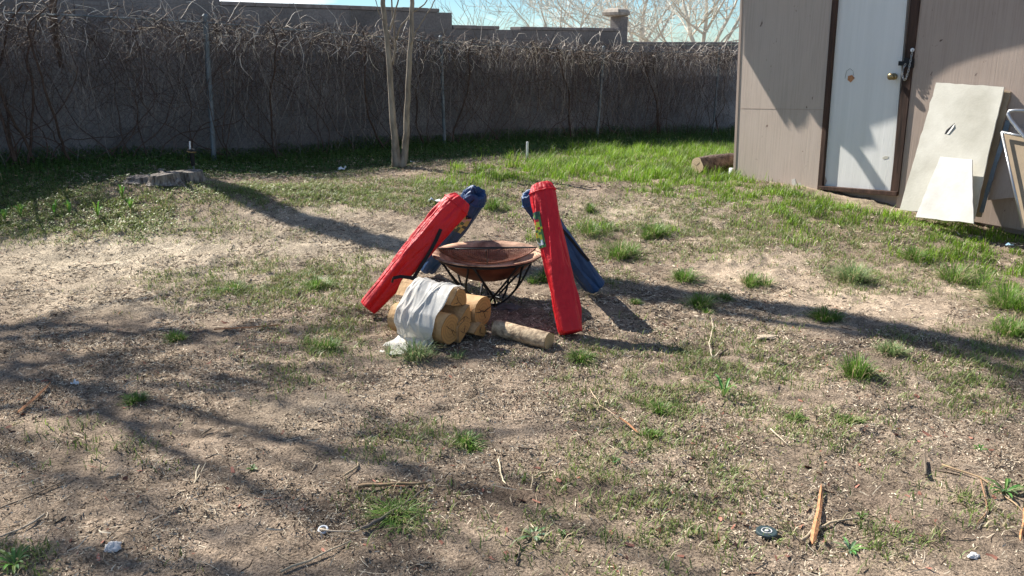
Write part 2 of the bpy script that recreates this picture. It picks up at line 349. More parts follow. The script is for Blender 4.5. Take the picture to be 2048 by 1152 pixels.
def gcol(px, py, x, y):
    c = np.broadcast_to(brown, x.shape+(3,)).copy()
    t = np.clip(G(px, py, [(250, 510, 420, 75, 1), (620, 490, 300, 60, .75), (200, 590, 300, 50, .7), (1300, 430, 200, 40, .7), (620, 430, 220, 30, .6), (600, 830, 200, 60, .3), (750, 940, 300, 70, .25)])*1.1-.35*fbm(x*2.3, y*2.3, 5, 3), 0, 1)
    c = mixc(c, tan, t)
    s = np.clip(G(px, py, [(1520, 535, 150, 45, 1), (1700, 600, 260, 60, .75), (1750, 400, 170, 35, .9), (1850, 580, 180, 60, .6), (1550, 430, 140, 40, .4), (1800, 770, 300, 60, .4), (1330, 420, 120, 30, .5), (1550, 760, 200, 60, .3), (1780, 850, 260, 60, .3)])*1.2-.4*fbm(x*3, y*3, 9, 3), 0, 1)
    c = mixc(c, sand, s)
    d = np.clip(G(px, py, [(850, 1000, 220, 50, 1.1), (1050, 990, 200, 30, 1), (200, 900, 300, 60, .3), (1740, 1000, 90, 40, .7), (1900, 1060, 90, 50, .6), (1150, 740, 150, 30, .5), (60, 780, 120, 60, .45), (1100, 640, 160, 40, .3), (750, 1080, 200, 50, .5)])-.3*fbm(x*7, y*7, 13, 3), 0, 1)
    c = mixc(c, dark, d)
    g = np.clip(lush(px, py, x, y)*.7+thin(px, py, x, y)*.25+weeds(x, y)*.9, 0, 1)
    c = mixc(c, grass_gap_shade, g)  # greenish soil under grass and weeds, shade between blades darkened into it
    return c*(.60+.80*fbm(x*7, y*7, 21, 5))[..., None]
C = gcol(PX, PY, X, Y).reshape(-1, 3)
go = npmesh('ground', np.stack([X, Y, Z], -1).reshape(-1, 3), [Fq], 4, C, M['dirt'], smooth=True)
tag(go, 'bare brown dirt yard with thin dry thatch', 'ground', kind='structure')

# ------------------------------------------------------------------ scattered growth
def scatter(n, pxr, pyr):
    """uniform over the yard area seen, in world space"""
    P = []
    x = rng.uniform(-6.5, 9, n); y = rng.uniform(1.8, 17.5, n)
    return x, y
def blades(name, x, y, h, wd, lean, cols, mt, flat=0.0, zoff=0.0):
    n = len(x); z = hfull(x, y)-.004+zoff
    az = rng.uniform(0, 2*np.pi, n); d = np.stack([np.cos(az), np.sin(az)], 1); p = np.stack([-d[:, 1], d[:, 0]], 1)
    ln = lean*h
    mid = np.stack([x+d[:, 0]*ln*.35, y+d[:, 1]*ln*.35, z+h*.6], 1)
    tip = np.stack([x+d[:, 0]*ln, y+d[:, 1]*ln, z+h*(1-.12*lean)], 1)
    o = np.stack([p[:, 0]*wd*.5, p[:, 1]*wd*.5, np.zeros(n)], 1); base = np.stack([x, y, z], 1)
    V = np.stack([base-o, base+o, mid+o*.8, mid-o*.8, tip], 1).reshape(-1, 3)
    i = np.arange(n)[:, None]*5
    C = np.repeat(cols, 5, 0)
    return npmesh(name, V, [i+np.array([[0, 1, 2, 3]]), i+np.array([[3, 2, 4]])], 0, C, mt)
def pick(n, f, area=(-6.5, 9.5, 1.8, 17.5)):
    x = rng.uniform(area[0], area[1], n); y = rng.uniform(area[2], area[3], n)
    px, py = project(x, y, hbase(x, y))
    ok = (px > -120) & (px < 2170) & (py < 1230)
    x, y, px, py = x[ok], y[ok], px[ok], py[ok]
    k = rng.random(len(x)) < f(px, py, x, y)
    k &= (WN(x, y) > -9.15)
    # nothing grows inside the shed or on the door step
    k &= ~inshed(x, y)
    return x[k], y[k], px[k], py[k]
SD = Vector((2.9, 7.25, 0)); SE = Vector((.592, -.806, 0)).normalized(); SN = Vector((-.806, -.592, 0)).normalized()
SZ = float(hbase(SD.x, SD.y))
def inshed(x, y):
    a = (x-SD.x)*SE.x+(y-SD.y)*SE.y; b = (x-SD.x)*SN.x+(y-SD.y)*SN.y
    return ((b < .015) & (a > -1.27)) | ((b < .35) & (b > -.1) & (a > -.42) & (a < .45))
def greens(n, a=(.06, .14, .012), b=(.31, .49, .035), dryf=.12):
    t = rng.random(n)[:, None]; c = np.array(a)*(1-t)+np.array(b)*t
    d = rng.random(n) < dryf; c[d] = np.array([.42, .35, .20])*rng.uniform(.6, 1.1, (d.sum(), 1)); return c
x, y, px, py = pick(1900000, lambda px, py, x, y: lush(px, py, x, y)*.98)
tall = fbm(x*5, y*5, 91, 2); hh = (.018+.12*tall**1.3*rng.random(len(x)))*(1+.5*(py < 365))*np.clip(fbm(x*9, y*9, 43, 2)*2-.2, .4, 1.3); sel = hh > 0
g = blades('lawn_grass', x, y, hh, rng.uniform(.003, .0055, len(x)), rng.uniform(.2, .9, len(x)), greens(len(x))*(.45+1.1*fbm(x*3.7, y*3.7, 88, 3))[:, None], M['blade'])
tag(g, 'patchy bright green grass spreading towards the shed', 'grass', kind='stuff')
print('lush', len(x))
# thin turf, short
x, y, px, py = pick(2600000, lambda px, py, x, y: thin(px, py, x, y)*.75, (-4.6, 5.5, 1.8, 10.5))
g = blades('thin_turf', x, y, rng.uniform(.010, .040, len(x)), rng.uniform(.0025, .005, len(x)), rng.uniform(.3, 1.4, len(x)), greens(len(x), (.10, .15, .035), (.26, .34, .09), .3), M['blade'])
tag(g, 'thin short green turf and weeds over dirt', 'grass', kind='stuff')
print('thin', len(x))
# broad-leaf clover / ground weeds: little flat leaves
def leaves(name, x, y, s, h, cols, mt):
    n = len(x); z = hfull(x, y)+h; az = rng.uniform(0, 2*np.pi, n); ti = rng.uniform(-.5, .5, n)
    d = np.stack([np.cos(az), np.sin(az), ti], 1)*s[:, None]; p = np.stack([-np.sin(az), np.cos(az), rng.uniform(-.4, .4, n)], 1)*s[:, None]*.45
    b = np.stack([x, y, z], 1)
    V = np.stack([b, b+d*.5+p, b+d, b+d*.5-p], 1).reshape(-1, 3); i = np.arange(n)[:, None]*4
    return npmesh(name, V, [i+np.array([[0, 1, 2, 3]])], 0, np.repeat(cols, 4, 0), mt)
CL = [(150, 430, 300, 60, 1), (500, 385, 250, 22, .9), (700, 400, 200, 30, .4), (330, 375, 150, 20, .6), (300, 660, 200, 40, .1), (850, 690, 150, 40, .3), (40, 1140, 50, 20, .7), (840, 640, 60, 40, .4)]
x, y, px, py = pick(900000, lambda px, py, x, y: np.clip(G(px, py, CL)*1.1-(1-fbm(x*5, y*5, 63, 4))*.95+.06, 0, .55), (-4.8, 3, 1.8, 10))
g = leaves('clover_patch', x, y, rng.uniform(.007, .018, len(x)), rng.uniform(.002, .022, len(x)), greens(len(x), (.14, .20, .05), (.36, .44, .14), .15), M['blade'])
tag(g, 'low clover and leafy weeds left of the stump', 'ground cover', kind='stuff')
print('clover', len(x))
# weeds at the wall foot
x, y, px, py = pick(800000, lambda px, py, x, y: weeds(x, y)*.8, (-7, 9.5, 4.5, 17.5))
k = rng.random(len(x)) < .45
u = WU(x, y); hgt = np.clip((WN(x, y)+7.3)/-1.5, 0, 1)*(.05+.10*fbm(u*1.5, y*1.5, 31, 2))*(1+1.0*sst(7, 12, u))
g = blades('wall_foot_weeds', x[k], y[k], .02+hgt[k]*rng.random(k.sum())*1.3, rng.uniform(.004, .008, k.sum()), rng.uniform(.2, .9, k.sum()), greens(k.sum(), (.045, .10, .018), (.09, .17, .03), .03), M['blade'])
tag(g, 'dense weeds growing in the shade along the wall', 'weeds', kind='stuff')
k = ~k
g = leaves('shade_ground_cover', x[k], y[k], rng.uniform(.012, .035, k.sum()), .005+hgt[k]*rng.random(k.sum()), greens(k.sum(), (.04, .09, .018), (.08, .15, .03), .03), M['blade'])
tag(g, 'leafy ground cover in the shadow of the block wall', 'ground cover', kind='stuff')
print('weeds', len(x))
# dry straw, wood bits
def sticks(name, x, y, ln, wd, cols, mt, tilt=.25):
    n = len(x); az = rng.uniform(0, np.pi, n); z = hfull(x, y)+.0015
    d = np.stack([np.cos(az)*ln*.5, np.sin(az)*ln*.5, rng.normal(0, tilt, n)*ln*.5], 1)
    p = np.stack([-np.sin(az)*wd*.5, np.cos(az)*wd*.5, rng.normal(0, .4, n)*wd], 1); b = np.stack([x, y, z+np.abs(d[:, 2])*.7], 1)
    bend = np.stack([-np.sin(az), np.cos(az), np.full(n, .3)], 1)*(rng.normal(0, .12, n)*ln)[:, None]
    V = np.stack([b-d-p, b-d+p, b+bend+p, b+bend-p, b+d+p*.6, b+d-p*.6], 1).reshape(-1, 3); i = np.arange(n)[:, None]*6
    return npmesh(name, V, [i+np.array([[0, 1, 2, 3]]), i+np.array([[3, 2, 4, 5]])], 0, np.repeat(cols, 6, 0), mt)
def strawc(n):
    t = rng.random(n)[:, None]; c = np.array([.25, .19, .13])*(1-t)+np.array([.80, .69, .52])*t**1.6
    d = rng.random(n) < .24; c[d] = np.array([.09, .062, .045]); r = rng.random(n) < .015; c[r] = np.array([.34, .16, .11]); return c
strawf = lambda px, py, x, y: np.clip(.45+2.6*(fbm(x*4, y*4, 71, 4)-.5)-.75*G(px, py, [(1520, 535, 150, 40, 1), (1700, 600, 260, 50, .7), (1750, 395, 120, 25, .8), (1740, 1000, 90, 40, .8), (1050, 990, 150, 25, .6)]), .06, 1)*np.where(y > 5, .55, 1)*(1-.8*lush(px, py, x, y))
x, y, px, py = pick(700000, strawf, (-4, 5, 1.8, 9.5))
nn = len(x)
g = sticks('dry_thatch', x, y, rng.uniform(.006, .028, nn)*np.clip(y/4, .8, 1.4), rng.uniform(.0010, .0024, nn)*np.clip(y/3, .9, 1.5), strawc(nn), M['dry'])
tag(g, 'dry chopped straw and leaf bits covering dirt', 'dry thatch', kind='stuff'); print('straw', nn)
x, y, px, py = pick(120000, strawf, (-3, 3, 1.8, 4.2)); nn = len(x)
g = sticks('bark_crumbs', x, y, rng.uniform(.004, .010, nn), rng.uniform(.002, .004, nn), strawc(nn)*.95, M['dry'], .5)
tag(g, 'crumbs of bark and dead leaf over the near dirt', 'debris', kind='stuff')
x, y, px, py = pick(9000, lambda px, py, x, y: .25+.9*G(px, py, [(250, 1050, 500, 120, 1), (900, 1000, 400, 120, .7), (1700, 1030, 400, 120, .7)]), (-3, 3.5, 1.8, 6)); nn = len(x)
cc = strawc(nn)*1.1
g = sticks('fine_twigs', x, y, rng.uniform(.025, .085, nn), rng.uniform(.0014, .0028, nn), cc*.8, M['dry'], .12)
tag(g, 'fine pale twigs and stems strewn over the dirt', 'twigs', kind='stuff')
x, y, px, py = pick(1500, lambda px, py, x, y: .15+G(px, py, [(1400, 1080, 500, 100, 1), (1200, 980, 200, 60, .7), (1650, 1000, 300, 100, .9), (60, 820, 100, 60, .5)]), (-3, 3.5, 1.8, 4.5)); nn = len(x)
g = sticks('bark_mulch_chips', x, y, rng.uniform(.012, .035, nn), rng.uniform(.005, .012, nn), np.array([.27, .125, .09])*rng.uniform(.6, 1.5, (nn, 1)), M['dry'], .2)
tag(g, 'reddish bark mulch chips scattered near the camera', 'mulch chips', kind='stuff')

# ------------------------------------------------------------------ block wall
DV = Vector((.737, .676, 0)).normalized(); NV = Vector((.676, -.737, 0)).normalized()
W0 = NV*-9.17
def u_of(px, z=CH, n=-9.17):
    k = (px-1024)/F
    # X = k*(Y*cp-(z-CH)*sp_)
    return (k*(-n*.737*cp-(z-CH)*sp_)-n*.676)/(.737-k*.676*cp) if False else _u(px, z, n)
def _u(px, z, n):
    k = (px-1024)/F; bx, by = NV.x*n, NV.y*n
    return (k*(by*cp-(z-CH)*sp_)-bx)/(DV.x-k*DV.y*cp)
wall = empty('block_wall', (W0.x, W0.y, 0), 'long grey concrete block wall stepping down towards the shed', 'wall')
wall.rotation_euler.z = math.atan2(DV.y, DV.x)
def wbox(mb, u0, u1, z0, z1, y0=0, y1=.2): mb.box((u0, y0, z0), (u1-u0, 0, 0), (0, y1-y0, 0), (0, 0, z1-z0))
def wbuild(mb, name, mt, parent, bevel=0):
    me = bpy.data.meshes.new(name); me.from_pydata(mb.v, [], mb.f); me.materials.append(mt)
    bm = bmesh.new(); bm.from_mesh(me); bmesh.ops.recalc_face_normals(bm, faces=bm.faces); bm.to_mesh(me); bm.free()
    o = bpy.data.objects.new(name, me); col.objects.link(o); o.parent = parent
    if bevel:
        b = o.modifiers.new('b', 'BEVEL'); b.width = bevel; b.segments = 2
    return o
u447, u880, u905 = u_of(447), u_of(880), u_of(905); uP0, uP1 = u_of(1240), u_of(1253)
mb = MB(); wbox(mb, -9, u447, -.6, 1.87); wbox(mb, u447, u905, -.6, 1.8); wbox(mb, u905, uP0, -.6, 1.6); wbox(mb, uP1, 24, -.6, 1.4)
wbuild(mb, 'blockwork', M['block'], wall, .004)
mb = MB()
def coping(ua, ub, z):
    u = ua
    while u < ub-.05:
        e = min(u+random.uniform(.38, .42), ub); dz = random.uniform(-.003, .003)
        mb.box((u, -.012, z+.002), (e-u-.004, 0, 0), (0, .224, 0), (0, 0, .045+dz)); u = e
coping(u447+.004, u880, 1.8); coping(u905+.01, u_of(1000), 1.6); coping(u_of(1030)+.1, uP0-.005, 1.6); coping(uP1+.005, 24, 1.4)
wbuild(mb, 'coping', M['concrete'], wall, .006)
mb = MB(); wbox(mb, uP0, uP1, -.6, 1.82, -.012, .215); pil = wbuild(mb, 'pillar', M['block'], wall, .005)
mb = MB(); uc = (uP0+uP1)/2; hw = (uP1-uP0)/2+.06
P = [[(uc+a*q-.075, .10+b*(q+.02), z) for a, b in ((-1, -1), (-.7, -1.02), (0, -.98), (.8, -1.03), (1, -1), (1.02, 0), (1, 1), (0, 1), (-1, 1), (-1.05, 0))] for q, z in ((hw*.72, 1.822), (hw, 1.845), (hw*1.02, 1.885), (hw*.86, 1.925), (hw*.5, 1.945))]
mb.grid(P, closed=True); mb.f.append(tuple(40+i for i in range(10))); mb.m.append(0); mb.f.append(tuple(range(9, -1, -1))); mb.m.append(0)
wbuild(mb, 'pillar_cap', M['pcap'], pil)

# ------------------------------------------------------------------ chain-link fence in front of the wall
FN = -8.55
def fp(u, z, off=0): p = NV*(FN+off)+DV*u; return Vector((p.x, p.y, z))
def ftop(u):   # fence top height
    return float(np.interp(u, [-3, _u(100, CH, FN), _u(420, CH, FN), _u(880, CH, FN), _u(1200, CH, FN), _u(1440, CH, FN)], [1.70, 1.68, 1.63, 1.45, 1.33, 1.30]))
def fbot(u): p = fp(u, 0); return float(hbase(p.x, p.y))
fence = empty('chain_link_fence', fp(5, .1), 'chain-link fence overgrown with dead vines in front of wall', 'fence')
mb = MB(); ulo, uhi = -1.0, _u(1470, CH, FN)
st = .075
for s in (1, -1):
    k = ulo-2
    while k < uhi+2:
        pts = []
        a = k
        for i in range(0, 40):
            zz = 0+.05*i; uu = a+s*zz*1.0
            if uu < ulo or uu > uhi or zz < fbot(uu)+.01 or zz > ftop(uu)+.02: continue
            pts.append(fp(uu, zz, .004*s*(1 if i % 2 else -1)))
        if len(pts) > 1: mb.tube([pts[0]]+pts[1:-1:3]+[pts[-1]], .0016, 3, cap=False)
        k += st
mb.build('wire_mesh', M['wire'], fence)
for px_, xb, yb, xt, yt, r_ in [(420, 428, 320, 411, 28, .026), (880, 887, 302, 878, 80, .02), (1200, 1190, 288, 1205, 108, .02), (1430, 1423, 268, 1438, 112, .018)]:
    mb = MB(); ub = _u(xb, .1, FN); ut = _u(xt, 1.5, FN); zt = ftop(ut)+.04
    mb.tube([fp(ub, fbot(ub)-.1, .03), fp(ut, zt, .03)], r_, 10); mb.tube([fp(ut, zt, .03), fp(ut, zt+.02, .03)], [r_*1.2, r_*.6], 10)
    mb.build('post', M['galv'], fence, smooth=False)
mb = MB(); mb.tube([fp(u, ftop(u)-.02, .02) for u in np.linspace(ulo, uhi, 24)], .008, 6); mb.build('top_wire', M['galv'], fence)

# vines
def wander(p, d, n, step, jit, grav=0, plane=True):
    pts = [p.copy()]
    for _ in range(n):
        d = d+DV*random.gauss(0, jit)+Vector((0, 0, 1))*(random.gauss(0, jit)-grav)+NV*random.gauss(0, jit*.4)
        d.normalize(); p = p+d*step
        off = p.x*NV.x+p.y*NV.y-FN
        if off > .16 or off < -.14: d = d-NV*(off*2)
        zb = fbot(p.x*DV.x+p.y*DV.y)
        if p.z < zb+.01: break
        pts.append(p.copy())
    return pts
mb = MB()
for i in range(5200):   # hanging and climbing strands
    u = random.uniform(ulo, uhi); zt = ftop(u); zb = fbot(u); z = zb+(zt-zb)*random.random()**.42
    d = DV*random.gauss(0, .6)+Vector((0, 0, random.choice((-1, -1, 1))*random.uniform(.3, 1)))
    pts = wander(fp(u, z, random.uniform(-.08, .08)), d.normalized(), random.randint(5, 14), .06, .35, .05)
    if len(pts) < 2: continue
    pts = [p for p in pts if p.z < zt+.1]
    if len(pts) < 2: continue
    c = random.choice([(.30, .22, .20), (.22, .16, .15), (.18, .13, .12), (.55, .5, .48), (.25, .2, .2), (.35, .24, .2)])
    mb.tube(pts, random.choice((.0011, .0014, .0020)), 3, c, cap=False)
for i in range(90):     # long dark stems
    u = random.uniform(ulo, uhi); zt = ftop(u)
    pts = wander(fp(u, fbot(u)+.03, .03), (DV*random.gauss(0, .7)+Vector((0, 0, 1))).normalized(), random.randint(14, 26), .07, .22, -.08)
    pts = [p for p in pts if p.z < zt+.08]
    if len(pts) > 2: mb.tube(pts, list(np.linspace(.006, .0025, len(pts))), 4, (.28, .2, .17), cap=False)
for i in range(230):     # long pale hanging strands
    u = random.uniform(ulo, uhi); zt = ftop(u)
    pts = wander(fp(u, zt-.25*random.random(), .06), (DV*random.gauss(0, .25)+Vector((0, 0, -1))).normalized(), random.randint(8, 18), .07, .14, .05)
    if len(pts) > 2: mb.tube(pts, .0016, 3, (.95, .9, .86), cap=False)
o = mb.build('hanging_vines', M['vine']); tag(o, 'dark dead vine stems hanging all over the fence', 'vines', kind='stuff')
mb = MB()
for i in range(5200):   # the thick tangle along the top
    u = random.uniform(ulo, uhi); zt = ftop(u); den = .35+.65*float(vnoise(np.array([u*1.1]), np.array([.3]), 8)[0])
    if u < _u(420, CH, FN): den *= .55
    if random.random() > den: continue
    z = zt+random.gauss(-.04, .055)-random.random()**2*.12
    d = (DV*random.choice((-1, -1, .8))*random.random()+Vector((0, 0, random.gauss(-.1, .6)))+NV*random.uniform(-.2, .5)).normalized()
    pts = wander(fp(u, z, random.uniform(-.05, .10)), d, random.randint(3, 7), .045, .34, .13)
    if len(pts) > 1:
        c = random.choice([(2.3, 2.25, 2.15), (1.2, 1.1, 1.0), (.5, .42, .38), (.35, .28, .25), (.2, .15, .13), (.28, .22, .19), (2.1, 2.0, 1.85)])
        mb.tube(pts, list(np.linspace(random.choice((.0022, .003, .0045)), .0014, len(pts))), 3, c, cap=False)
for i in range(16):     # woody main stems
    u = random.uniform(ulo+.3, uhi-.3); pts = wander(fp(u, fbot(u)+.03, .05), (DV*random.gauss(0, .4)+Vector((0, 0, 1))).normalized(), 26, .06, .16, -.07)
    pts = [p for p in pts if p.z < ftop(u)+.05]
    if len(pts) > 3: mb.tube(pts, list(np.linspace(.013, .007, len(pts))), 6, (.22, .15, .12), cap=False)
for i in range(60):     # arcs standing above
    u = random.uniform(ulo, uhi); zt = ftop(u)
    d = (DV*random.uniform(-1, 1)+Vector((0, 0, random.uniform(.4, 1)))).normalized()
    pts = wander(fp(u, zt, .03), d, random.randint(4, 7), .05, .15, .14)
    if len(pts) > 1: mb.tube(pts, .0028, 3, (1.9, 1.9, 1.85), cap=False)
o = mb.build('vine_tangle', M['vine']); tag(o, 'tangle of pale sunlit vines along the fence top', 'vines', kind='stuff')

# dead branch hanging top left
br = empty('dead_branch', fp(_u(120, 1.3, -8.3), 1.3, .3), 'dark dead branch hanging down in front of the wall at far left', 'branch')
mb = MB(); Yb = 8.0
pts = [atY(104, -60, Yb), atY(105, 10, Yb), atY(108, 50, Yb-.02), atY(112, 80, Yb), atY(118, 105, Yb), atY(123, 136, Yb)]
mb.tube(pts, [.03, .032, .03, .03, .022, .02], 8, (.18, .13, .12))
for a, b_ in [((104, 20), (60, -10)), ((110, 60), (150, 20)), ((106, 40), (122, -20)), ((114, 88), (90, 50)), ((108, 48), (70, 20))]:
    p0 = atY(*a, Yb); p1 = atY(*b_, Yb+.05); mb.tube([p0, p0.lerp(p1, .5)+Vector((0, 0, .03)), p1], [.008, .006, .003], 5, (.18, .13, .12))
mb.build('limb', M['darkbark'], br, smooth=True)

# ------------------------------------------------------------------ branching trees
def branch_tree(mb, p, d, ln, r, depth, spread=.6, up=.15, seg=4, c=(1, 1, 1), minr=.002, kids=(2, 4)):
    pts = [p.copy()]; rr = [r]; q = p.copy(); dd = d.copy()
    for i in range(seg):
        dd = (dd+Vector((random.gauss(0, .12), random.gauss(0, .12), random.gauss(0, .10)+up*.2))).normalized()
        q = q+dd*ln/seg; pts.append(q.copy()); rr.append(max(minr, r*(1-.45*(i+1)/seg)))
    mb.tube(pts, rr, 7 if r > .03 else (4 if r > .008 else 3), c, cap=False)
    if depth <= 0: return
    for i in range(random.randint(*kids)):
        k = random.randint(1, seg); a = Vector((random.gauss(0, 1), random.gauss(0, 1), random.gauss(0, .7)+up)).normalized()
        nd = (dd*(1-spread*.6)+a*spread).normalized()
        branch_tree(mb, pts[k], nd, ln*random.uniform(.55, .8), rr[k]*random.uniform(.5, .72), depth-1, spread, up, seg, c, minr, kids)
    branch_tree(mb, pts[-1], (dd+Vector((random.gauss(0, .2), random.gauss(0, .2), up*.3))).normalized(), ln*.75, rr[-1]*.9, depth-1, spread, up, seg, c, minr, kids)
def big_tree(name, base, limbs, depth, label, cat, r, ln, minr, cscale=(1, 1, 1), trunkh=1.0, spread=.6, kids=(2, 4), group=None):
    t = empty(name, base, label, cat, group)
    mb = MB(); top = base+Vector((0, 0, trunkh)); mb.tube([base-Vector((0, 0, .3)), base+Vector((.02, 0, trunkh*.5)), top], [r*1.5, r*1.2, r*1.1], 9, cscale)
    mb.build('trunk', M['twigbark'], t, smooth=True)
    mb = MB()
    for d in limbs: branch_tree(mb, top-Vector((0, 0, .1)), Vector(d).normalized(), ln, r*random.uniform(.55, .8), depth, spread, .15, 4, cscale, minr, kids)
    mb.build('crown', M['twigbark'], t)
    return t
random.seed(21)
def far(px, Y, z=-.3): p = atY(px, 89, Y); return Vector((p.x, p.y, z))
big_tree('bare_tree', far(1405, 20), [(-.9, .1, .6), (.9, 0, .9), (-.35, .2, 1), (.4, .2, 1), (.1, -.2, 1), (-1.2, 0, .45), (1.3, .2, .5)], 4, 'largest pale bare tree beyond the wall, between the pillar and the shed', 'tree', .085, 1.5, .0042, (1.45, 1.5, 1.55), 1.3)
big_tree('bare_tree', far(1270, 26), [(-.6, .1, 1), (.5, 0, 1), (-.2, .2, 1), (.2, .2, 1), (1.1, -.2, .7), (-1, 0, .6)], 4, 'bare tree with pale limbs rising behind the wall pillar', 'tree', .075, 1.7, .0048, (1.5, 1.55, 1.62), 1.3)
big_tree('bare_tree', far(1125, 24), [(-.9, .1, .7), (.5, 0, 1), (-.4, .2, 1), (.0, .2, 1), (.9, -.2, .7)], 4, 'bare fine-twigged tree above the notched wall coping left of the pillar', 'tree', .05, 1.5, .004, (1.45, 1.5, 1.55), 1.3)
big_tree('young_tree', far(960, 22), [(-.35, .1, 1), (.3, 0, 1), (0, .2, 1), (-.15, -.2, 1)], 3, 'small sparse young tree with dry leaves above the wall', 'tree', .02, 1.0, .004, (.75, .7, .65), 1.2, .5, (1, 3))
# off to the left: the two trees whose shadows cross the yard
A = gnd(600, 440); B = gnd(1640, 627)
k_ = math.tan(SUN_EL)
Pa = A+S_H*7.4+Vector((0, 0, 7.4*k_)); Pb = B+S_H*11.0+Vector((0, 0, 11.0*k_)); C_ = gnd(2030, 708); Pc = C_+S_H*12.2+Vector((0, 0, 12.2*k_)); Pc = Pc+(Pc-Pb)*.5; p0 = Vector((Pa.x, Pa.y, .1))
t = empty('tall_tree', p0, 'tall forked bare tree standing beyond the wall, left of the photo', 'tree')
mb = MB(); mb.tube([p0, p0.lerp(Pa, .33), p0.lerp(Pa, .66), Pa, Pa.lerp(Pb, .35)], [.17, .16, .15, .135, .125], 12)
mb.build('trunk', M['twigbark'], t, smooth=True)
mb = MB(); fk = Pa.lerp(Pb, .35); mb.tube([fk, Pb, Pb.lerp(Pc, .5), Pc], [.13, .125, .12, .11], 8)
q2 = Pb+Vector((-.10, -.13, .35)); mb.tube([fk, fk.lerp(q2, .4)+Vector((-.05, -.05, 0)), q2, q2+(Pc-Pb)*.8+Vector((-.1, -.14, 0))], [.07, .065, .055, .035], 8)
for i in range(5):
    q = Pb.lerp(Pc, random.uniform(.2, 1)); branch_tree(mb, q, Vector((random.gauss(0, 1), random.gauss(0, 1), .6)).normalized(), .8, .018, 2)
mb.build('crown', M['twigbark'], t)
t = empty('shade_tree', Vector((-10.3, 9.0, 0)), 'wide bare shade tree outside the yard on the left', 'tree')
mb = MB(); b0 = Vector((-10.3, 9.0, -.2)); b1 = Vector((-10.1, 8.8, 6.2)); mb.tube([b0, b0.lerp(b1, .5)+Vector((.1, 0, 0)), b1], [.22, .17, .13], 10); mb.build('trunk', M['twigbark'], t, smooth=True)
mb = MB(); random.seed(5)
for d in [(1, -.2, .7), (.6, -.8, .8), (-.2, -.5, 1), (.9, .5, .9), (.3, .1, 1.2), (1.2, -.8, .5), (.2, -1.2, .6), (1.3, -.1, .35)]: branch_tree(mb, b1, Vector(d).normalized(), 1.9, .095, 4, .6, .10, 5, (1, 1, 1), .013, (1, 2))
mb.build('crown', M['twigbark'], t)

# ------------------------------------------------------------------ sapling with two trunks
random.seed(31)
sb = gnd(803, 334); YS = sb.y
sap = empty('sapling', sb, 'slender two-trunked sapling growing in front of the fence', 'tree')
def trunk(pts, rr, name='trunk', parent=sap):
    mb = MB(); P = []; 
    P = [atY(a, b, YS+c) for a, b, c in pts]; fine = []; fr = []
    for i in range(len(P)-1):
        for k in range(4):
            t_ = k/4; q = P[i].lerp(P[i+1], t_); fine.append(q+Vector((random.gauss(0, .003), 0, 0))); fr.append((rr[i]*(1-t_)+rr[i+1]*t_)*random.uniform(.97, 1.03))
    fine.append(P[-1]); fr.append(rr[-1]); mb.tube(fine, fr, 12); return mb.build(name, M['bark'], parent, smooth=True)
trunk([(795, 338, 0), (790, 290, 0), (783, 200, 0), (777, 110, 0), (768, 30, 0), (764, -60, 0)], [.060, .037, .029, .026, .024, .022])
trunk([(803, 338, .01), (811, 300, .01), (814, 230, 0), (815, 180, 0), (820, 110, 0), (823, 30, 0), (826, -60, 0)], [.045, .034, .030, .026, .025, .022, .021])
for i, (pts, r_) in enumerate([([(786, 130, .02), (791, 85, .05), (785, 30, .08), (780, -30, .1)], .011), ([(790, 95, .03), (783, 75, .0), (760, 30, -.05), (747, -10, -.1)], .006), ([(792, 80, .05), (800, 55, .03), (825, 25, 0), (850, 8, -.03), (862, -20, -.05)], .010),
                               ([(820, 90, -.02), (832, 62, -.04), (850, 35, -.06), (868, 5, -.1), (880, -20, -.1)], .008), ([(779, 60, 0), (790, 25, -.03), (799, -10, -.04)], .009)]):
    trunk(pts, [r_*(1-.12*k) for k in range(len(pts))], 'branch')

# ------------------------------------------------------------------ shed
def sp(px, py, off=0.0):
    """point of the shed front plane (moved out by off) seen at px,py"""
    o = SD+SN*off; d = ray(px, py); c0 = Vector((0, 0, CH)); t = (o-c0).dot(SN)/d.dot(SN); return c0+d*t
shed = empty('shed', Vector((SD.x, SD.y, SZ)), 'weathered plywood shed with white door and dark brown door frame', 'shed')
def panel(name, poly, off, th, mt, parent=shed, label=None):
    mb = MB(); mb.slab([sp(a, b, off) for a, b in poly], SN, th); o = mb.build(name, mt, parent, bevel=.0015 if th > .01 else 0)
    if label: o['label'] = label
    return o
panel('wall_panel', [(1489, -140), (1468, 362), (1640, 392), (1680, -140)], 0, .05, M['ply'])
panel('wall_panel', [(1838, -150), (1792, 415), (2150, 480), (2230, -150)], 0, .05, M['ply2'])
panel('corner_trim', [(1486, -140), (1465.5, 360), (1470, 361), (1491, -140)], .006, .055, M['ply2'])
d_ = panel('door', [(1670, -140), (1643, 371), (1782, 385), (1826, -140)], -.02, .03, M['door'])
panel('door_frame', [(1670, -140), (1664, 0), (1634, 380), (1643, 381.5), (1673, 0), (1681, -140)], .012, .06, M['darkwood'])
panel('door_frame', [(1834, -140), (1821, 0), (1780, 386), (1796, 389), (1840, 0), (1850, -140)], .012, .06, M['darkwood'])
panel('threshold', [(1636, 372), (1636, 379), (1793, 392), (1793, 384)], .03, .10, M['darkwood'])
mb = MB(); q = sp(1720, 378, -.05); 
# back, sides and roof volume
c0 = sp(1468, 380); c0.z = SZ-.1
mb.box(c0-SN*.055+SE*.01, -SN*2.4, SE*3.6, (0, 0, 2.5)); mb.build('side_walls', M['ply2'], shed)
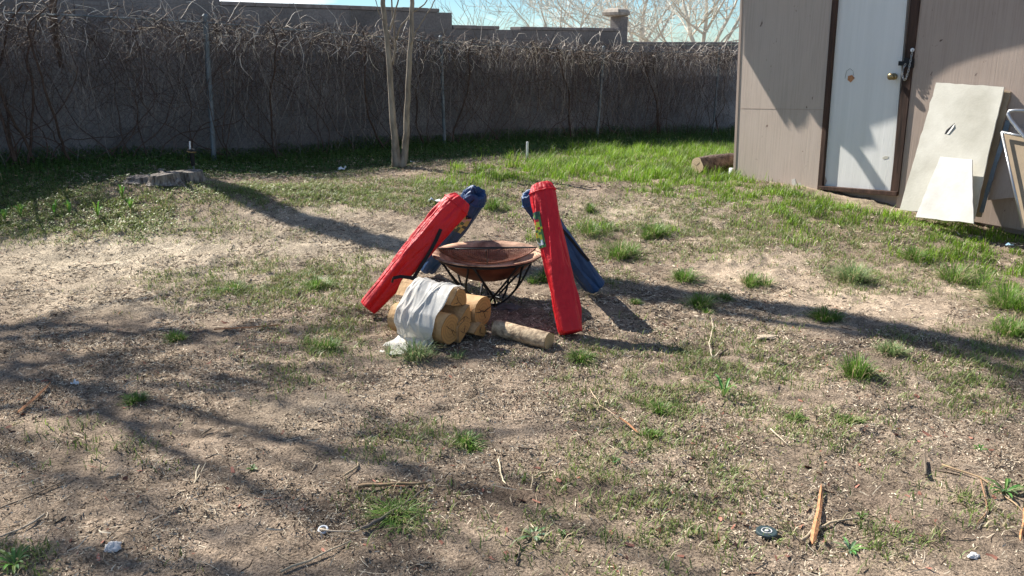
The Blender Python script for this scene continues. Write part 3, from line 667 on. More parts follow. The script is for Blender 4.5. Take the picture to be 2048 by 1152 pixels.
# worn paint, patches, knob
mb = MB()
for a in [(1582, 358), (1592, 362), (1604, 378)]: pass
mb.slab([sp(*p, .002) for p in [(1583, 359), (1590, 357), (1592, 368), (1600, 365), (1606, 376), (1616, 381), (1614, 382), (1584, 377)]], SN, .0015); mb.build('paint_patch', M['drywall2'], shed)
mb = MB(); mb.slab([sp(*q, .0015) for q in [(1478, 216), (1652, 219), (1652, 220.3), (1478, 217.2)]], SN, .001); mb.build('panel_joint', M['ply2'], shed)
mb = MB(); mb.slab([sp(*q, -.0185) for q in [(1645, 372), (1649, 330), (1651, 333), (1650, 352), (1654, 362), (1650, 371)]], SN, .001); mb.build('paint_chip', M['ply2'], d_)
mb = MB(); mb.slab([sp(*q, -.0185) for q in [(1764, 316), (1770, 312), (1777, 313), (1776, 317), (1768, 319)]], SN, .001); mb.build('scuff', M['drywall'], d_)
mb = MB(); k = sp(1789, 153, 0.0); mb.tube([k, k+SN*.02], .026, 16); mb.tube([k+SN*.018, k+SN*.035, k+SN*.05, k+SN*.062, k+SN*.068], [.012, .014, .026, .026, .014], 16)
kn = mb.build('door_knob', M['brass'], d_, smooth=True)
mb = MB(); mb.slab([sp(*p, -.015) for p in [(1696, 152), (1704, 150), (1709, 156), (1701, 165), (1695, 160)]], SN, .003); mb.build('torn_patch', M['splinter'], d_)
mb = MB(); mb.tube([sp(*p, -.016) for p in [(1690, 157), (1693, 142), (1700, 137), (1706, 142), (1707, 151)]], .0012, 4); mb.build('wire_loop', M['black'], d_)
mb = MB(); mb.slab([sp(*p, .02) for p in [(1797, 122), (1812, 123), (1811, 132), (1796, 131)]], SN, .02); mb.slab([sp(*p, .03) for p in [(1808, 116), (1826, 118), (1825, 136), (1807, 134)]], SN, .02); mb.build('hasp', M['black'], shed, bevel=.001)
mb = MB(); w_ = sp(1825, 100, .02); mb.tube([w_, w_+SN*.008], [.016, .014], 14); mb.build('washer', M['white'], shed)
# chain: alternating links
def chain(pts, name):
    mb = MB(); L_ = []
    for i in range(len(pts)-1):
        a, b = pts[i], pts[i+1]; n = max(1, round((b-a).length/.019))
        for j in range(n): L_.append((a.lerp(b, j/n), a.lerp(b, (j+1)/n)))
    for i, (a, b) in enumerate(L_):
        ax = (b-a); m_ = (a+b)/2; s_ = (SN.cross(ax.normalized()) if i % 2 else SN)
        mb.tube([m_+ax*.75*math.cos(t)+s_*.0065*math.sin(t) for t in [2*math.pi*k/10 for k in range(11)]], .0021, 5, cap=False)
    return mb.build(name, M['alu'], shed)
chain([sp(a, b, .035) for a, b in [(1825, 101), (1822, 118), (1818, 138), (1812, 158), (1808, 160), (1804, 150), (1806, 138), (1811, 128)]], 'chain')
# added unseen sheet, outline back-projected from the jagged shade it throws on the front
ZR = 2.55
def back(px, py, z=ZR):
    p = sp(px, py); t = (z-p.z)/S.z; return p+S*t
shade = [(1487, 108), (1530, 182), (1575, 258), (1583, 240), (1592, 262), (1612, 252), (1622, 228), (1638, 254), (1655, 266), (1690, 296), (1738, 372), (1758, 366), (1702, 282), (1732, 276), (1722, 238), (1790, 214), (1812, 205), (1838, 172), (1850, 188), (1866, 160), (1905, 134), (1950, 118), (2000, 104), (2060, 90)]
P = [back(*q) for q in shade]
far1 = P[-1]+SE*.3; up_ = [sp(2200, -60), sp(1489, -150)]
blocker = [Vector(p) for p in P]+[Vector((p.x, p.y, ZR)) for p in (back(2100, -60), back(1489, -170))]
mb = MB()
n = len(blocker); th = Vector((0, 0, .02)); v = blocker+[p+th for p in blocker]
mb.add(v, [tuple(range(n)), tuple(range(2*n-1, n-1, -1))]+[(i, n+i, n+(i+1) % n, (i+1) % n) for i in range(n)])
mb.build('unseen_shade_sheet', M['ply2'], shed)

# ------------------------------------------------------------------ boards leaning on the shed
def lean(name, poly, offs, th, mt, label, cat, backmat=None, group=None):
    """poly px corners with the distance each stands out from the shed front"""
    P = [sp(a, b, o) for (a, b), o in zip(poly, offs)]
    nrm = (P[1]-P[0]).cross(P[-1]-P[0]).normalized()
    if nrm.dot(SN) < 0: nrm = -nrm
    # ragged, slightly bowed edge
    Q = []; n = len(P)
    for i in range(n):
        a, b = P[i], P[(i+1) % n]; k = max(2, int((b-a).length/.05))
        for j in range(k):
            t = j/k; e = (b-a).normalized(); s_ = nrm.cross(e); Q.append(a.lerp(b, t)+(s_*random.gauss(0, .0022) if j else Vector((0, 0, 0))))
    mb = MB(); mb.slab(Q, nrm, th); o = mb.build(name, mt, None)
    return tag(o, label, cat, group)
random.seed(3)
def go_(px, py):      # stand-out distance of a ground point from the shed plane
    g_ = gnd(px, py); return (g_-SD).dot(SN)
oA = go_(1800, 419); oB = go_(1945, 445)
lean('drywall_sheet', [(1872, 165), (2008, 174), (1948, 437), (1799, 419)], [.04, .04, .30, .30], .014, M['drywall'], 'tall off-white drywall sheet leaning on the shed right of the door', 'board')
lean('wood_board', [(1990, 178), (2021, 183), (1962, 434), (1948, 432)], [.015, .015, .16, .16], .016, M['gypsum'], 'thin brown board edge behind the tall drywall sheet', 'board')
lean('metal_strip', [(2012, 240), (2020, 242), (1966, 425), (1958, 424)], [.06, .06, .22, .22], .012, M['galv'], 'narrow grey metal strip leaning right of the drywall', 'metal strip')
lean('drywall_offcut', [(1880, 313), (1944, 319), (1947, 447), (1831, 434)], [.26, .26, .46, .46], .013, M['drywall2'], 'small tapered white drywall offcut in front of the tall sheet', 'board')
lean('plywood_scrap', [(2012, 250), (2052, 258), (2030, 395), (1975, 400)], [.03, .03, .12, .12], .012, M['ply2'], 'dark plywood scrap leaning behind the folding table', 'board')
# tear in the drywall
shA = [sp(1872, 165, .04), sp(2008, 174, .04), sp(1799, 419, .30)]; shN = (shA[1]-shA[0]).cross(shA[2]-shA[0]).normalized()
if shN.dot(SN) < 0: shN = -shN
def onsheet(px, py, off=.002):
    d = ray(px, py); c0 = Vector((0, 0, CH)); return c0+d*((shA[0]+shN*off-c0).dot(shN)/d.dot(shN))
sheet = [o for o in bpy.data.objects if o.name.startswith('drywall_sheet')][0]
mb = MB(); mb.slab([onsheet(*q) for q in [(1889, 268), (1893, 260), (1901, 253), (1909, 246), (1905, 254), (1898, 262), (1893, 268)]], shN, .0015); mb.build('torn_hole', M['black'], sheet)
mb = MB(); mb.add([onsheet(1893, 268, .003), onsheet(1898, 262, .003), onsheet(1909, 247, .003), onsheet(1908, 253, .008), onsheet(1897, 268, .006)], [(0, 1, 2, 3, 4)]); mb.build('torn_flap', M['drywall2'], sheet)
# folding table on its side at right edge
tb = empty('folding_table', sp(2030, 430, .45), 'folded table with white tubular legs standing at the right edge', 'table')
mb = MB(); P = [sp(2008, 268, .30), sp(2110, 285, .30), sp(2120, 470, .48), sp(2046, 452, .48)]; mb.slab(P, SN, .02); mb.build('table_top', M['gypsum'], tb)
mb = MB(); mb.tube([sp(2003, 264, .33), sp(2046, 456, .51)], .0085, 8); mb.tube([sp(2003, 264, .33), sp(2060, 276, .33)], .009, 8); mb.build('edge_frame', M['alu'], tb, smooth=True)
mb = MB(); mb.tube([sp(2060, 222, .36), sp(2030, 221, .36), sp(2019, 222, .37), sp(2016, 228, .38), sp(2022, 240, .39), sp(2050, 275, .42), sp(2080, 320, .45)], .012, 10); mb.build('leg', M['alu'], tb, smooth=True)
mb = MB(); k = [gnd(1952, 428), gnd(2042, 462)]; d = (k[1]-k[0]).normalized(); s_ = Vector((-d.y, d.x, 0))
for o_, h_, w2 in [(0, .035, .008), (.05, .02, .008), (.0, .006, .058)]:
    mb.box(k[0]+s_*o_+Vector((0, 0, .005)), d*((k[1]-k[0]).length+.1), s_*w2, (0, 0, h_))
o = mb.build('aluminium_track', M['white']); tag(o, 'white metal window track lying on the ground beside the drywall', 'metal track')
mb = MB(); k = sp(1790, 386, .08); g_ = gnd(1792, 392); mb.tube([g_+Vector((0, 0, .02)), g_+SE*.14+Vector((0, 0, .02))], .014, 8); o = mb.build('pipe_scrap', M['white'], smooth=True); tag(o, 'short white pipe scrap at the foot of the door frame', 'pipe')
g_ = gnd(1463, 352); mb = MB(); mb.tube([g_-Vector((0, 0, .02)), g_+Vector((.0, 0, .085))], .028, 10); o = mb.build('plastic_cup', M['white'], smooth=True); tag(o, 'small white plastic piece at the left corner of shed', 'plastic piece')

# ------------------------------------------------------------------ log by the shed, pvc pipe, stump, stake
def logmesh(mb_s, mb_e, a, b, r, n=18, wob=.06, seed=0, prof=None, ce=(.62, .43, .24), ring=9):
    """side into mb_s, ends into mb_e"""
    a = Vector(a); b = Vector(b); ax = (b-a).normalized(); up = Vector((0, 0, 1)); s_ = ax.cross(up).normalized(); u_ = s_.cross(ax).normalized()
    prof = prof or [1]*n; n = len(prof)
    K = 9; G_ = []
    for i in range(K+1):
        t = i/K; c = a.lerp(b, t); row = []
        for j in range(n):
            th = 2*math.pi*j/n; rr = r*prof[j]*(1+wob*(mnoise.noise(Vector((math.cos(th)*1.5, math.sin(th)*1.5, t*2+seed)))))
            row.append(c+(s_*math.cos(th)+u_*math.sin(th))*rr)
        G_.append(row)
    mb_s.grid(G_, closed=True)
    for row, c, sg, mb_e in ((G_[0], a, -1, mb_e[0]), (G_[-1], b, 1, mb_e[1])):
        prev = None
        for k in range(ring, -1, -1):
            q = k/ring; cc = tuple(x*(1-.26*(k % 2))*(.80 if q > .93 else 1)*(.86+.16*q) for x in ce)
            cur = [c+(p-c)*q+ax*sg*.0015 for p in row] if k else [c+ax*sg*.0015]*n
            if prev is not None:
                bse = len(mb_e.v); mb_e.v += [tuple(p) for p in prev]+[tuple(p) for p in cur]; mb_e.c += [pc]*n+[cc]*n
                mb_e.f += [(bse+j, bse+(j+1) % n, bse+n+(j+1) % n, bse+n+j) for j in range(n)]; mb_e.m += [0]*n
            prev = cur; pc = cc
def log(name, a, b, r, label, cat, barkm, endc=(.62, .43, .24), prof=None, group=None, seed=0, wob=.06):
    t = empty(name, (Vector(a)+Vector(b))/2, label, cat, group)
    s_, e_ = MB(), (MB(), MB()); logmesh(s_, e_, a, b, r, seed=seed, prof=prof, ce=endc, wob=wob)
    s_.build('bark' if barkm in (M['logbark'], M['darkbark']) else 'split_side', barkm, t, smooth=(prof is None)); [k_.build('cut_end', M['logend'], t) for k_ in e_]
    ax = (Vector(b)-Vector(a)).normalized(); rr_ = random.Random(int(seed*7)); sd = ax.cross(Vector((0, 0, 1))).normalized(); up = sd.cross(ax)
    for k in range(3):
        th = rr_.uniform(0, 6.28); mb = MB(); pp = []
        for q in (.05, .3, .5, .72): pp.append(Vector(a)-ax*.0022+(sd*math.cos(th+.1*math.sin(q*9))+up*math.sin(th+.1*math.sin(q*9)))*r*q*rr_.uniform(.9, 1.05))
        mb.tube(pp, [.0012, .0016, .0012, .0004], 4); mb.build('drying_crack', M['darkwood'], t)
    return t
g1 = gnd(1393, 346); g2 = g1+Vector((.40, .22, .01))
log('tree_log', g1+Vector((0, 0, .075)), g2+Vector((0, 0, .075)), .085, 'thick dark-barked log lying in grass beside the shed', 'log', M['darkbark'], (.55, .42, .27), seed=4, wob=.25)
g1 = gnd(1054, 322); mb = MB(); mb.tube([g1-Vector((0, 0, .05)), g1+Vector((.003, 0, .20))], .013, 12); mb.tube([g1+Vector((.003, 0, .20)), g1+Vector((.003, 0, .206))], .0105, 12)
o = mb.build('standing_pipe', M['white'], smooth=False); tag(o, 'short white pipe standing upright in grass before the wall', 'pipe')
# stump
st0 = gnd(332, 368); stp = empty('tree_stump', st0, 'low weathered grey tree stump in three cut pieces', 'stump')
def stumpiece(cx, cy, rx, ry, h, seed, tilt=(0, 0), flare=.35):
    g_ = gnd(cx, cy); G_ = []; n = 30
    for i, (t, q) in enumerate([(-.03, 1+flare), (.0, 1+flare*.8), (.25, 1.1), (.6, 1.02), (.9, 1), (1, .97), (1.0, .6), (.99, .25), (1, .02)]):
        row = []
        for j in range(n):
            th = 2*math.pi*j/n; nn_ = mnoise.noise(Vector((math.cos(th)*2.2, math.sin(th)*2.2, seed+t*.4)))*.28+mnoise.noise(Vector((math.cos(th)*7, math.sin(th)*7, seed)))*.1
            xx = rx*q*(1+nn_)*math.cos(th); yy = ry*q*(1+nn_)*math.sin(th); zz = max(h*t, -.02)
            if i >= 4: zz += tilt[0]*xx+tilt[1]*yy+mnoise.noise(Vector((xx*30, yy*30, seed)))*.006
            row.append(Vector((g_.x+xx, g_.y+yy, g_.z+zz)))
        G_.append(row)
    mb = MB(); mb.grid(G_, closed=True); mb.build('stump_piece', M['oldwood'], stp, smooth=False)
stumpiece(288, 364, .125, .10, .04, 1.2); stumpiece(335, 368, .13, .12, .08, 3.7, (.1, 0)); stumpiece(384, 364, .085, .09, .085, 6.1, flare=.15)
mb = MB()
for k in range(5):
    a = gnd(322+k*4, 362+k); b = gnd(346+k*7, 379+k*.8); a.z += .07-.006*k; b.z += .012; mb.tube([a, a.lerp(b, .5)+Vector((0, 0, .02)), b], [.016, .019, .006], 6)
mb.build('root_strand', M['oldwood'], stp, smooth=True)
g_ = gnd(388, 344); gs = empty('garden_stake', g_, 'black capped stake with white rod standing behind the stump', 'garden stake')
def pz(px, py): return atY(px, py, g_.y)
mb = MB(); mb.tube([g_-Vector((0, 0, .03)), pz(387, 330)], .007, 8); mb.build('rod', M['galv'], gs); mb = MB(); mb.tube([pz(380, 299), pz(379.5, 283)], .007, 8); mb.build('rod', M['white'], gs)
mb = MB(); mb.tube([pz(386.5, 331), pz(385, 316), pz(383.5, 304)], [.017, .019, .021], 14); mb.tube([pz(383, 301), pz(383, 298)], [.034, .028], 14); mb.build('sleeve', M['black'], gs, smooth=False)
mb = MB(); mb.tube([pz(383.4, 304.4), pz(383.4, 303.2)], .041, 16); mb.build('flange', M['brass'], gs)

# ------------------------------------------------------------------ fire pit
PC = Vector((-.134, 4.63, 0)); PC.z = hz(PC.x, PC.y); RZ = .300
pit = empty('fire_pit', PC, 'round rusty steel fire pit bowl on black wire stand', 'fire pit')
def lathe(mb, prof, c, n=64, c_=None):
    mb.grid([[c+Vector((r*math.cos(2*math.pi*j/n), r*math.sin(2*math.pi*j/n), z)) for j in range(n)] for r, z in prof], closed=True, c=c_)
mb = MB(); bz = .15
prof = [(.004, bz), (.06, bz+.004), (.12, bz+.019), (.17, bz+.043), (.215, bz+.078), (.243, bz+.108), (.262, bz+.136)]
lathe(mb, prof+[(.268, bz+.143), (.300, bz+.150), (.304, bz+.147), (.303, bz+.142)], PC)
mb.build('bowl', M['rust'], pit, smooth=True)
mb = MB(); lathe(mb, [(.004, bz-.004), (.06, bz-.001), (.12, bz+.014), (.17, bz+.038), (.216, bz+.073), (.246, bz+.104), (.266, bz+.134), (.2995, bz+.142)], PC); mb.build('bowl_underside', M['rustout'], pit, smooth=True)
mb = MB()   # stand
mb.tube([PC+Vector((.272*math.cos(t), .272*math.sin(t), bz+.126)) for t in np.linspace(0, 2*math.pi, 49)], .006, 6)
mb.tube([PC+Vector((.085*math.cos(t), .085*math.sin(t), .022)) for t in np.linspace(0, 2*math.pi, 33)], .006, 6)
mb.build('stand_ring', M['black'], pit, smooth=True)
for k in range(6):
    for s in (-1, 1):
        t0 = k*math.pi/3+.22+s*.06; t1 = t0+s*.75; mb = MB()
        pts = []
        for i in range(9):
            q = i/8; th = t0+(t1-t0)*q**1.3; r_ = .272-(.187)*q**.8-.02*math.sin(q*math.pi)*-1; z = (bz+.126)*(1-q)**1.15+.020*q+.0
            pts.append(PC+Vector((r_*math.cos(th), r_*math.sin(th), z)))
        mb.tube(pts, .0062, 7); mb.build('leg', M['black'], pit, smooth=True)
# mesh lid turned over in the bowl
lid = empty('spark_screen', PC+Vector((0, 0, bz+.15)), 'fine wire mesh spark screen turned upside down in the fire pit bowl', 'mesh lid')
ex = Vector((1, 0, .015)).normalized(); tl = R(12.4); ey = Vector((0, math.cos(tl), -math.sin(tl)*1.0)); ez = ex.cross(ey)
LC = PC+Vector((.0, -.02, bz+.178)); LR = .270
def lp(a, b):
    r2 = (a*a+b*b)/(LR*LR); dep = -.085*max(0, 1-r2)**.75; return LC+ex*a+ey*b+ez*dep
mb = MB(); mb.tube([LC+ex*LR*math.cos(t)+ey*LR*math.sin(t) for t in np.linspace(0, 2*math.pi, 65)], .0032, 6)
mb.tube([lp(-LR*.0+LR*math.cos(t)*0, LR*.98*math.sin(t)) for t in np.linspace(-1.5, 1.5, 15)], .003, 5); mb.tube([lp(LR*.98*math.sin(t), 0) for t in np.linspace(-1.5, 1.5, 15)], .003, 5)
mb.build('rim_ring', M['black'], lid, smooth=True)
mb = MB(); NW = 52
for i in range(-NW//2, NW//2+1):
    a = i*LR*2/NW*.995; hb = math.sqrt(max(0, LR*LR-a*a))
    if hb < .02: continue
    bs_ = np.linspace(-hb, hb, 14)
    for fl in (0, 1):
        pts = [lp(a, b) if fl == 0 else lp(b, a) for b in bs_]
        mb.tube(pts, .0009, 3, cap=False)
mb.build('wire_mesh', M['rustout'], lid)

# ------------------------------------------------------------------ camp chairs in their carry bags
def bag(base, top, r, matn, label, seed, r1=None, rot=0, flat=.9):
    r0 = r; r1 = r1 or r
    base = Vector(base); top = Vector(top); ax = (top-base); Ln = ax.length; ax.normalize()
    camd = (Vector((0, 0, CH))-(base+top)/2); f = (camd-ax*camd.dot(ax)).normalized(); s_ = f.cross(ax).normalized()
    if s_.x < 0: s_ = -s_
    t = empty('camp_chair_bag', base, label, 'chair bag', 'folded camp chairs in bags propped around the fire pit')
    rf = random.Random(int(seed*10)); folds = [(rf.uniform(0, 6.28), rf.uniform(-1.6, 1.6), rf.uniform(.006, .015), rf.uniform(.05, .13), rf.uniform(0, 1), rf.uniform(.15, .45)) for _ in range(10)]
    def surf(q, th, out=0):
        # boxy cross-section with three long folds, ends gathered
        c = base.lerp(top, q)
        nz = mnoise.noise(Vector((math.cos(th)*1.3, math.sin(th)*1.3, q*2.2+seed)))
        nz2 = mnoise.noise(Vector((math.cos(th)*4+seed, math.sin(th)*4, q*5)))
        rid = abs(math.sin(1.5*(th+rot)+.6*math.sin(q*3+seed)))
        dg = abs(mnoise.noise(Vector((math.cos(th)*1.6+q*1.2, math.sin(th)*1.6-q*1.5, q*1.7+seed*2))))
        dg2 = abs(mnoise.noise(Vector((math.cos(th)*3+q*3, math.sin(th)*3+q*2, q*5+seed*3))))
        r = r0+(r1-r0)*min(1, q*1.15)
        tw = th+rot+.5*q+seed; pp = 3.4; sq = 1/((abs(math.cos(tw))**pp+abs(math.sin(tw))**pp)**(1/pp))
        sq = 1+(sq-1)*(1-max(0, q-.7)*1.6)
        rr = r*(.93*sq-.05*rid+.13*nz+.05*nz2-.34*max(0, .20-dg)-.28*max(0, .14-dg2))
        for t0_, sl, A_, w_, qc, qw in folds:
            dd_ = (th-t0_-sl*(q-qc)*1.5+math.pi) % (2*math.pi)-math.pi
            rr += A_*math.exp(-abs(dd_)/w_)*math.exp(-((q-qc)/qw)**2)*(1 if sl > -.5 else -1)
        if q > .93: g_ = (q-.93)/.07; rr *= (1-.35*g_**1.6)*(1+.09*math.sin(9*th+seed)*g_)
        elif q > .80: rr *= 1+.03*math.sin(9*th+seed)*(q-.8)/.13
        if q < .02: rr *= .93+.07*q/.02
        rr += out
        return c+s_*math.sin(th)*rr+f*math.cos(th)*rr*flat
    n = 84; G_ = []
    qs = list(np.linspace(0, .80, 48))+list(np.linspace(.81, 1, 18))
    for q in qs: G_.append([surf(q, 2*math.pi*j/n) for j in range(n)])
    ce = top+ax*.0
    mb = MB(); 
    lastrow = G_[-1]
    G_.append([p.lerp(ce, .35)-ax*.006 for p in lastrow]); G_.append([p.lerp(ce, .8)-ax*.035 for p in lastrow]); G_.append([ce-ax*.05+(p-ce)*.02 for p in lastrow])
    G_.insert(0, [base+(p-base)*.97-ax*.003 for p in G_[0]]); G_.insert(0, [base+(p-base)*.02-ax*.004 for p in G_[0]])
    mb.grid(G_, closed=True); o = mb.build('bag', M[matn], t, smooth=True)
    o2 = o.modifiers.new('s', 'SUBSURF'); o2.levels = 1; o2.render_levels = 1
    for th0 in (-1.15, 2.2):
        mb = MB(); mb.tube([surf(q, th0+.25*q, .0005) for q in np.linspace(.01, .95, 50)], .0022, 5, cap=False); mb.build('seam', M[matn], t, smooth=True)
    mb = MB(); mb.tube([surf(.935, 2*math.pi*k/60, .0015) for k in range(61)], .0035, 6, cap=False); mb.build('drawstring_hem', M[matn], t, smooth=True)
    return t, surf, f, s_, ax
def patch(t, surf, q0, q1, t0, t1, cells, name, label=None, out=.004):
    """cells[row][col] colours, row 0 at top"""
    nr = len(cells); nc = len(cells[0])
    for _ in (0,):
        mb = MB()
        for i in range(nr):
            for j in range(nc):
                K = 3
                qa, qb = q1+(q0-q1)*i/nr, q1+(q0-q1)*(i+1)/nr; ta, tb_ = t0+(t1-t0)*j/nc, t0+(t1-t0)*(j+1)/nc
                mb.grid([[surf(qa+(qb-qa)*a/K, ta+(tb_-ta)*b/K, out) for b in range(K+1)] for a in range(K+1)], c=cells[i][j])
        o = mb.build(name, M['label'], t)
    return o
M['label'] = mat('printed_label', (1, 1, 1), .35, .0, 3, 0, attr=True, spec=.5)
red_r, srR, fR, sR, aR = bag((.290, 4.06, .03), (.15, 4.42, .715), .064, 'red', 'red camp chair bag at the right front of the fire pit with a printed label', 1.3, .072)
gr, ye, rd, wh, dg, bk = (.10, .22, .06), (.75, .70, .05), (.55, .03, .04), (.75, .75, .72), (.03, .09, .05), (.05, .05, .05)
random.seed(9)
cells = [[rd, dg, dg, bk, dg], [wh, dg, gr, dg, dg], [rd, rd, bk, dg, gr], [gr, rd, rd, rd, gr], [ye, ye, rd, ye, gr], [ye, rd, ye, ye, gr], [gr, ye, ye, rd, ye], [rd, ye, gr, ye, gr], [bk, rd, ye, gr, gr], [gr, rd, ye, ye, gr], [gr, gr, gr, ye, gr], [wh, wh, gr, wh, gr], [wh, gr, wh, wh, dg], [gr, gr, dg, gr, gr]]
patch(red_r, srR, .56, .80, -1.35, -.55, cells, 'product_label', out=.003)
red_l, srL, fL, sL, aL = bag((-.775, 4.435, .045), (-.262, 4.60, .605), .050, 'red', 'red camp chair bag leaning from the left with black strap hanging', 5.1, .084, rot=.7)
blu_l, sbL, _, _, _ = bag((-.535, 5.26, .05), (-.188, 4.86, .60), .056, 'blue', 'navy camp chair bag with open top behind the left red bag', 8.8, .080)
blu_r, sbR, _, _, _ = bag((.485, 4.83, .05), (.085, 4.62, .635), .066, 'blue', 'navy camp chair bag behind the right red bag, foot to the right', 12.4)
ylc = (.42, .36, .12); pk = (.5, .3, .3)
patch(blu_l, sbL, .60, .80, -.1, .75, [[pk, ylc, pk], [ylc, pk, ylc], [ylc, dg, ylc], [dg, ylc, bk], [ylc, dg, ylc], [dg, bk, ylc]], 'product_label')
patch(blu_l, sbL, .72, .775, -.62, -.25, [[wh]], 'white_tag'); patch(blu_l, sbL, .58, .645, -.80, -.15, [[wh, wh]], 'white_tag')
def strap(t, pts, wd, nrm, name='strap', m_='knit'):
    pts = [Vector(p) for p in pts]; G_ = []
    for i in range(len(pts)):
        d = (pts[min(i+1, len(pts)-1)]-pts[max(i-1, 0)]).normalized(); s_ = d.cross(nrm).normalized()
        G_.append([pts[i]-s_*wd/2-nrm*.0015, pts[i]+s_*wd/2-nrm*.0015, pts[i]+s_*wd/2+nrm*.0015, pts[i]-s_*wd/2+nrm*.0015])
    mb = MB(); mb.grid(G_, closed=True); return mb.build(name, M[m_], t)
# hanging strap of the left red bag
a = srL(.74, .25, .003); pts = [a, srL(.71, .35, .006), srL(.66, .5, .010), srL(.60, .62, .018), srL(.53, .74, .02), srL(.46, .86, .02), srL(.40, 1.0, .02), srL(.34, 1.15, .022)]
strap(red_l, pts, .019, fL)
pts2 = [pts[-1]]+[pts[-1]+Vector((-.006*k, -.0, -.022*k)) for k in range(1, 4)]
mb = MB(); mb.tube(pts2, .003, 5); mb.build('cord', M['knit'], red_l)
# drawcord of the navy bag and its standing loop
mb = MB(); mb.tube([sbL(.99, .2, -.01), sbL(.96, .0, .006), sbL(.9, -.1, .006), sbL(.84, .1, .008), sbL(.79, .35, .01), sbL(.81, .6, .006)], .0035, 6); mb.build('drawcord', M['knit'], blu_l)
mb = MB(); q0 = sbL(.995, -.5, -.006); mb.tube([q0, q0+Vector((-.006, 0, .02)), q0+Vector((-.002, .003, .034)), q0+Vector((.01, .006, .028)), q0+Vector((.016, .01, .0))], [.009, .009, .008, .008, .007], 8); mb.build('fabric_loop', M['blue'], blu_l, smooth=True)
strap(blu_r, [sbR(.62-.06*k, .55+.05*k, .006) for k in range(7)], .016, (Vector((0, 0, CH))-Vector((.4, 4.8, .3))).normalized())

# ------------------------------------------------------------------ firewood
BP = gnd(940, 683); BA = Vector((.82, -.57, 0)).normalized(); BB = Vector((.57, .82, 0)).normalized()
def bl(b, z, l): p = BP+BB*b*.96-BA*l; return Vector((p.x, p.y, BP.z+z*.82))
def prof_split(a0, a1, n=20, inner=.12):
    """pie-shaped split log profile between angles"""
    pr = []
    for j in range(n):
        th = 2*math.pi*j/n; d = (th-a0) % (2*math.pi); span = (a1-a0) % (2*math.pi)
        if d <= span: pr.append(1)
        else:
            e = min(d-span, 2*math.pi-d); pr.append(max(inner, .55*math.exp(-e*1.1)+.08))
    return pr
half = lambda rot: [min(1, .25/max(.01, -math.cos(2*math.pi*j/28-rot)), .72/max(.01, math.cos(2*math.pi*j/28-rot-1.0))) for j in range(28)]
LG = [((-.135, .112, .015), (-.13, .112, .36), .080, None, 'big round log at the lower left of the wrapped firewood bundle', M['split']),
      ((-.050, .068, .0), (-.05, .07, .35), .066, half(2.2), 'split log with curved face at bottom centre of the firewood bundle', M['split']),
      ((-.050, .250, .03), (-.05, .245, .38), .072, half(1.4), 'topmost split log under the plastic wrap', M['split']),
      ((-.035, .165, .005), (-.03, .165, .36), .068, half(5.4), 'wedge-shaped split log in the middle of the bundle', M['split']),
      ((.112, .150, .0), (.10, .15, .35), .084, None, 'large round log with cracked end at the right of the bundle', M['split']),
      ((.045, .120, .02), (.04, .12, .36), .062, half(.3), 'split log between the big round log and the bundle centre', M['split']),
      ((.040, .044, -.030), (.03, .046, .33), .058, half(1.2), 'flat split log lowest at the front right of the bundle', M['split'])]
for i, (a, b, r_, pf, lb, mt_) in enumerate(LG):
    log('firewood_log', bl(*a), bl(*b), r_*.89, lb, 'firewood', mt_, (.54, .275, .09), pf, 'logs of the firewood bundle', seed=i*3.3, wob=.1)
# radial crack in the big end
for o in [o for o in bpy.data.objects if o.name.startswith('firewood_log')]: pass
mb = MB()
mb.tube([bl(.045, .165, -.003), bl(.08, .155, -.0035), bl(.10, .160, -.0035), bl(.12, .148, -.0035), bl(.15, .156, -.0035), bl(.185, .165, -.003)], [.001, .0028, .0022, .003, .002, .0008], 4)
for o in bpy.data.objects:
    if o.get('label', '').startswith('large round log with cracked'): crk = o
mb.build('crack', M['black'], crk)
a = gnd(993, 674); b = gnd(1098, 700)
log('firewood_log', a+Vector((0, 0, .040)), b+Vector((0, 0, .038)), .041, 'single barked log lying alone in front of the bundle', 'firewood', M['logbark'], (.55, .36, .18), seed=17)
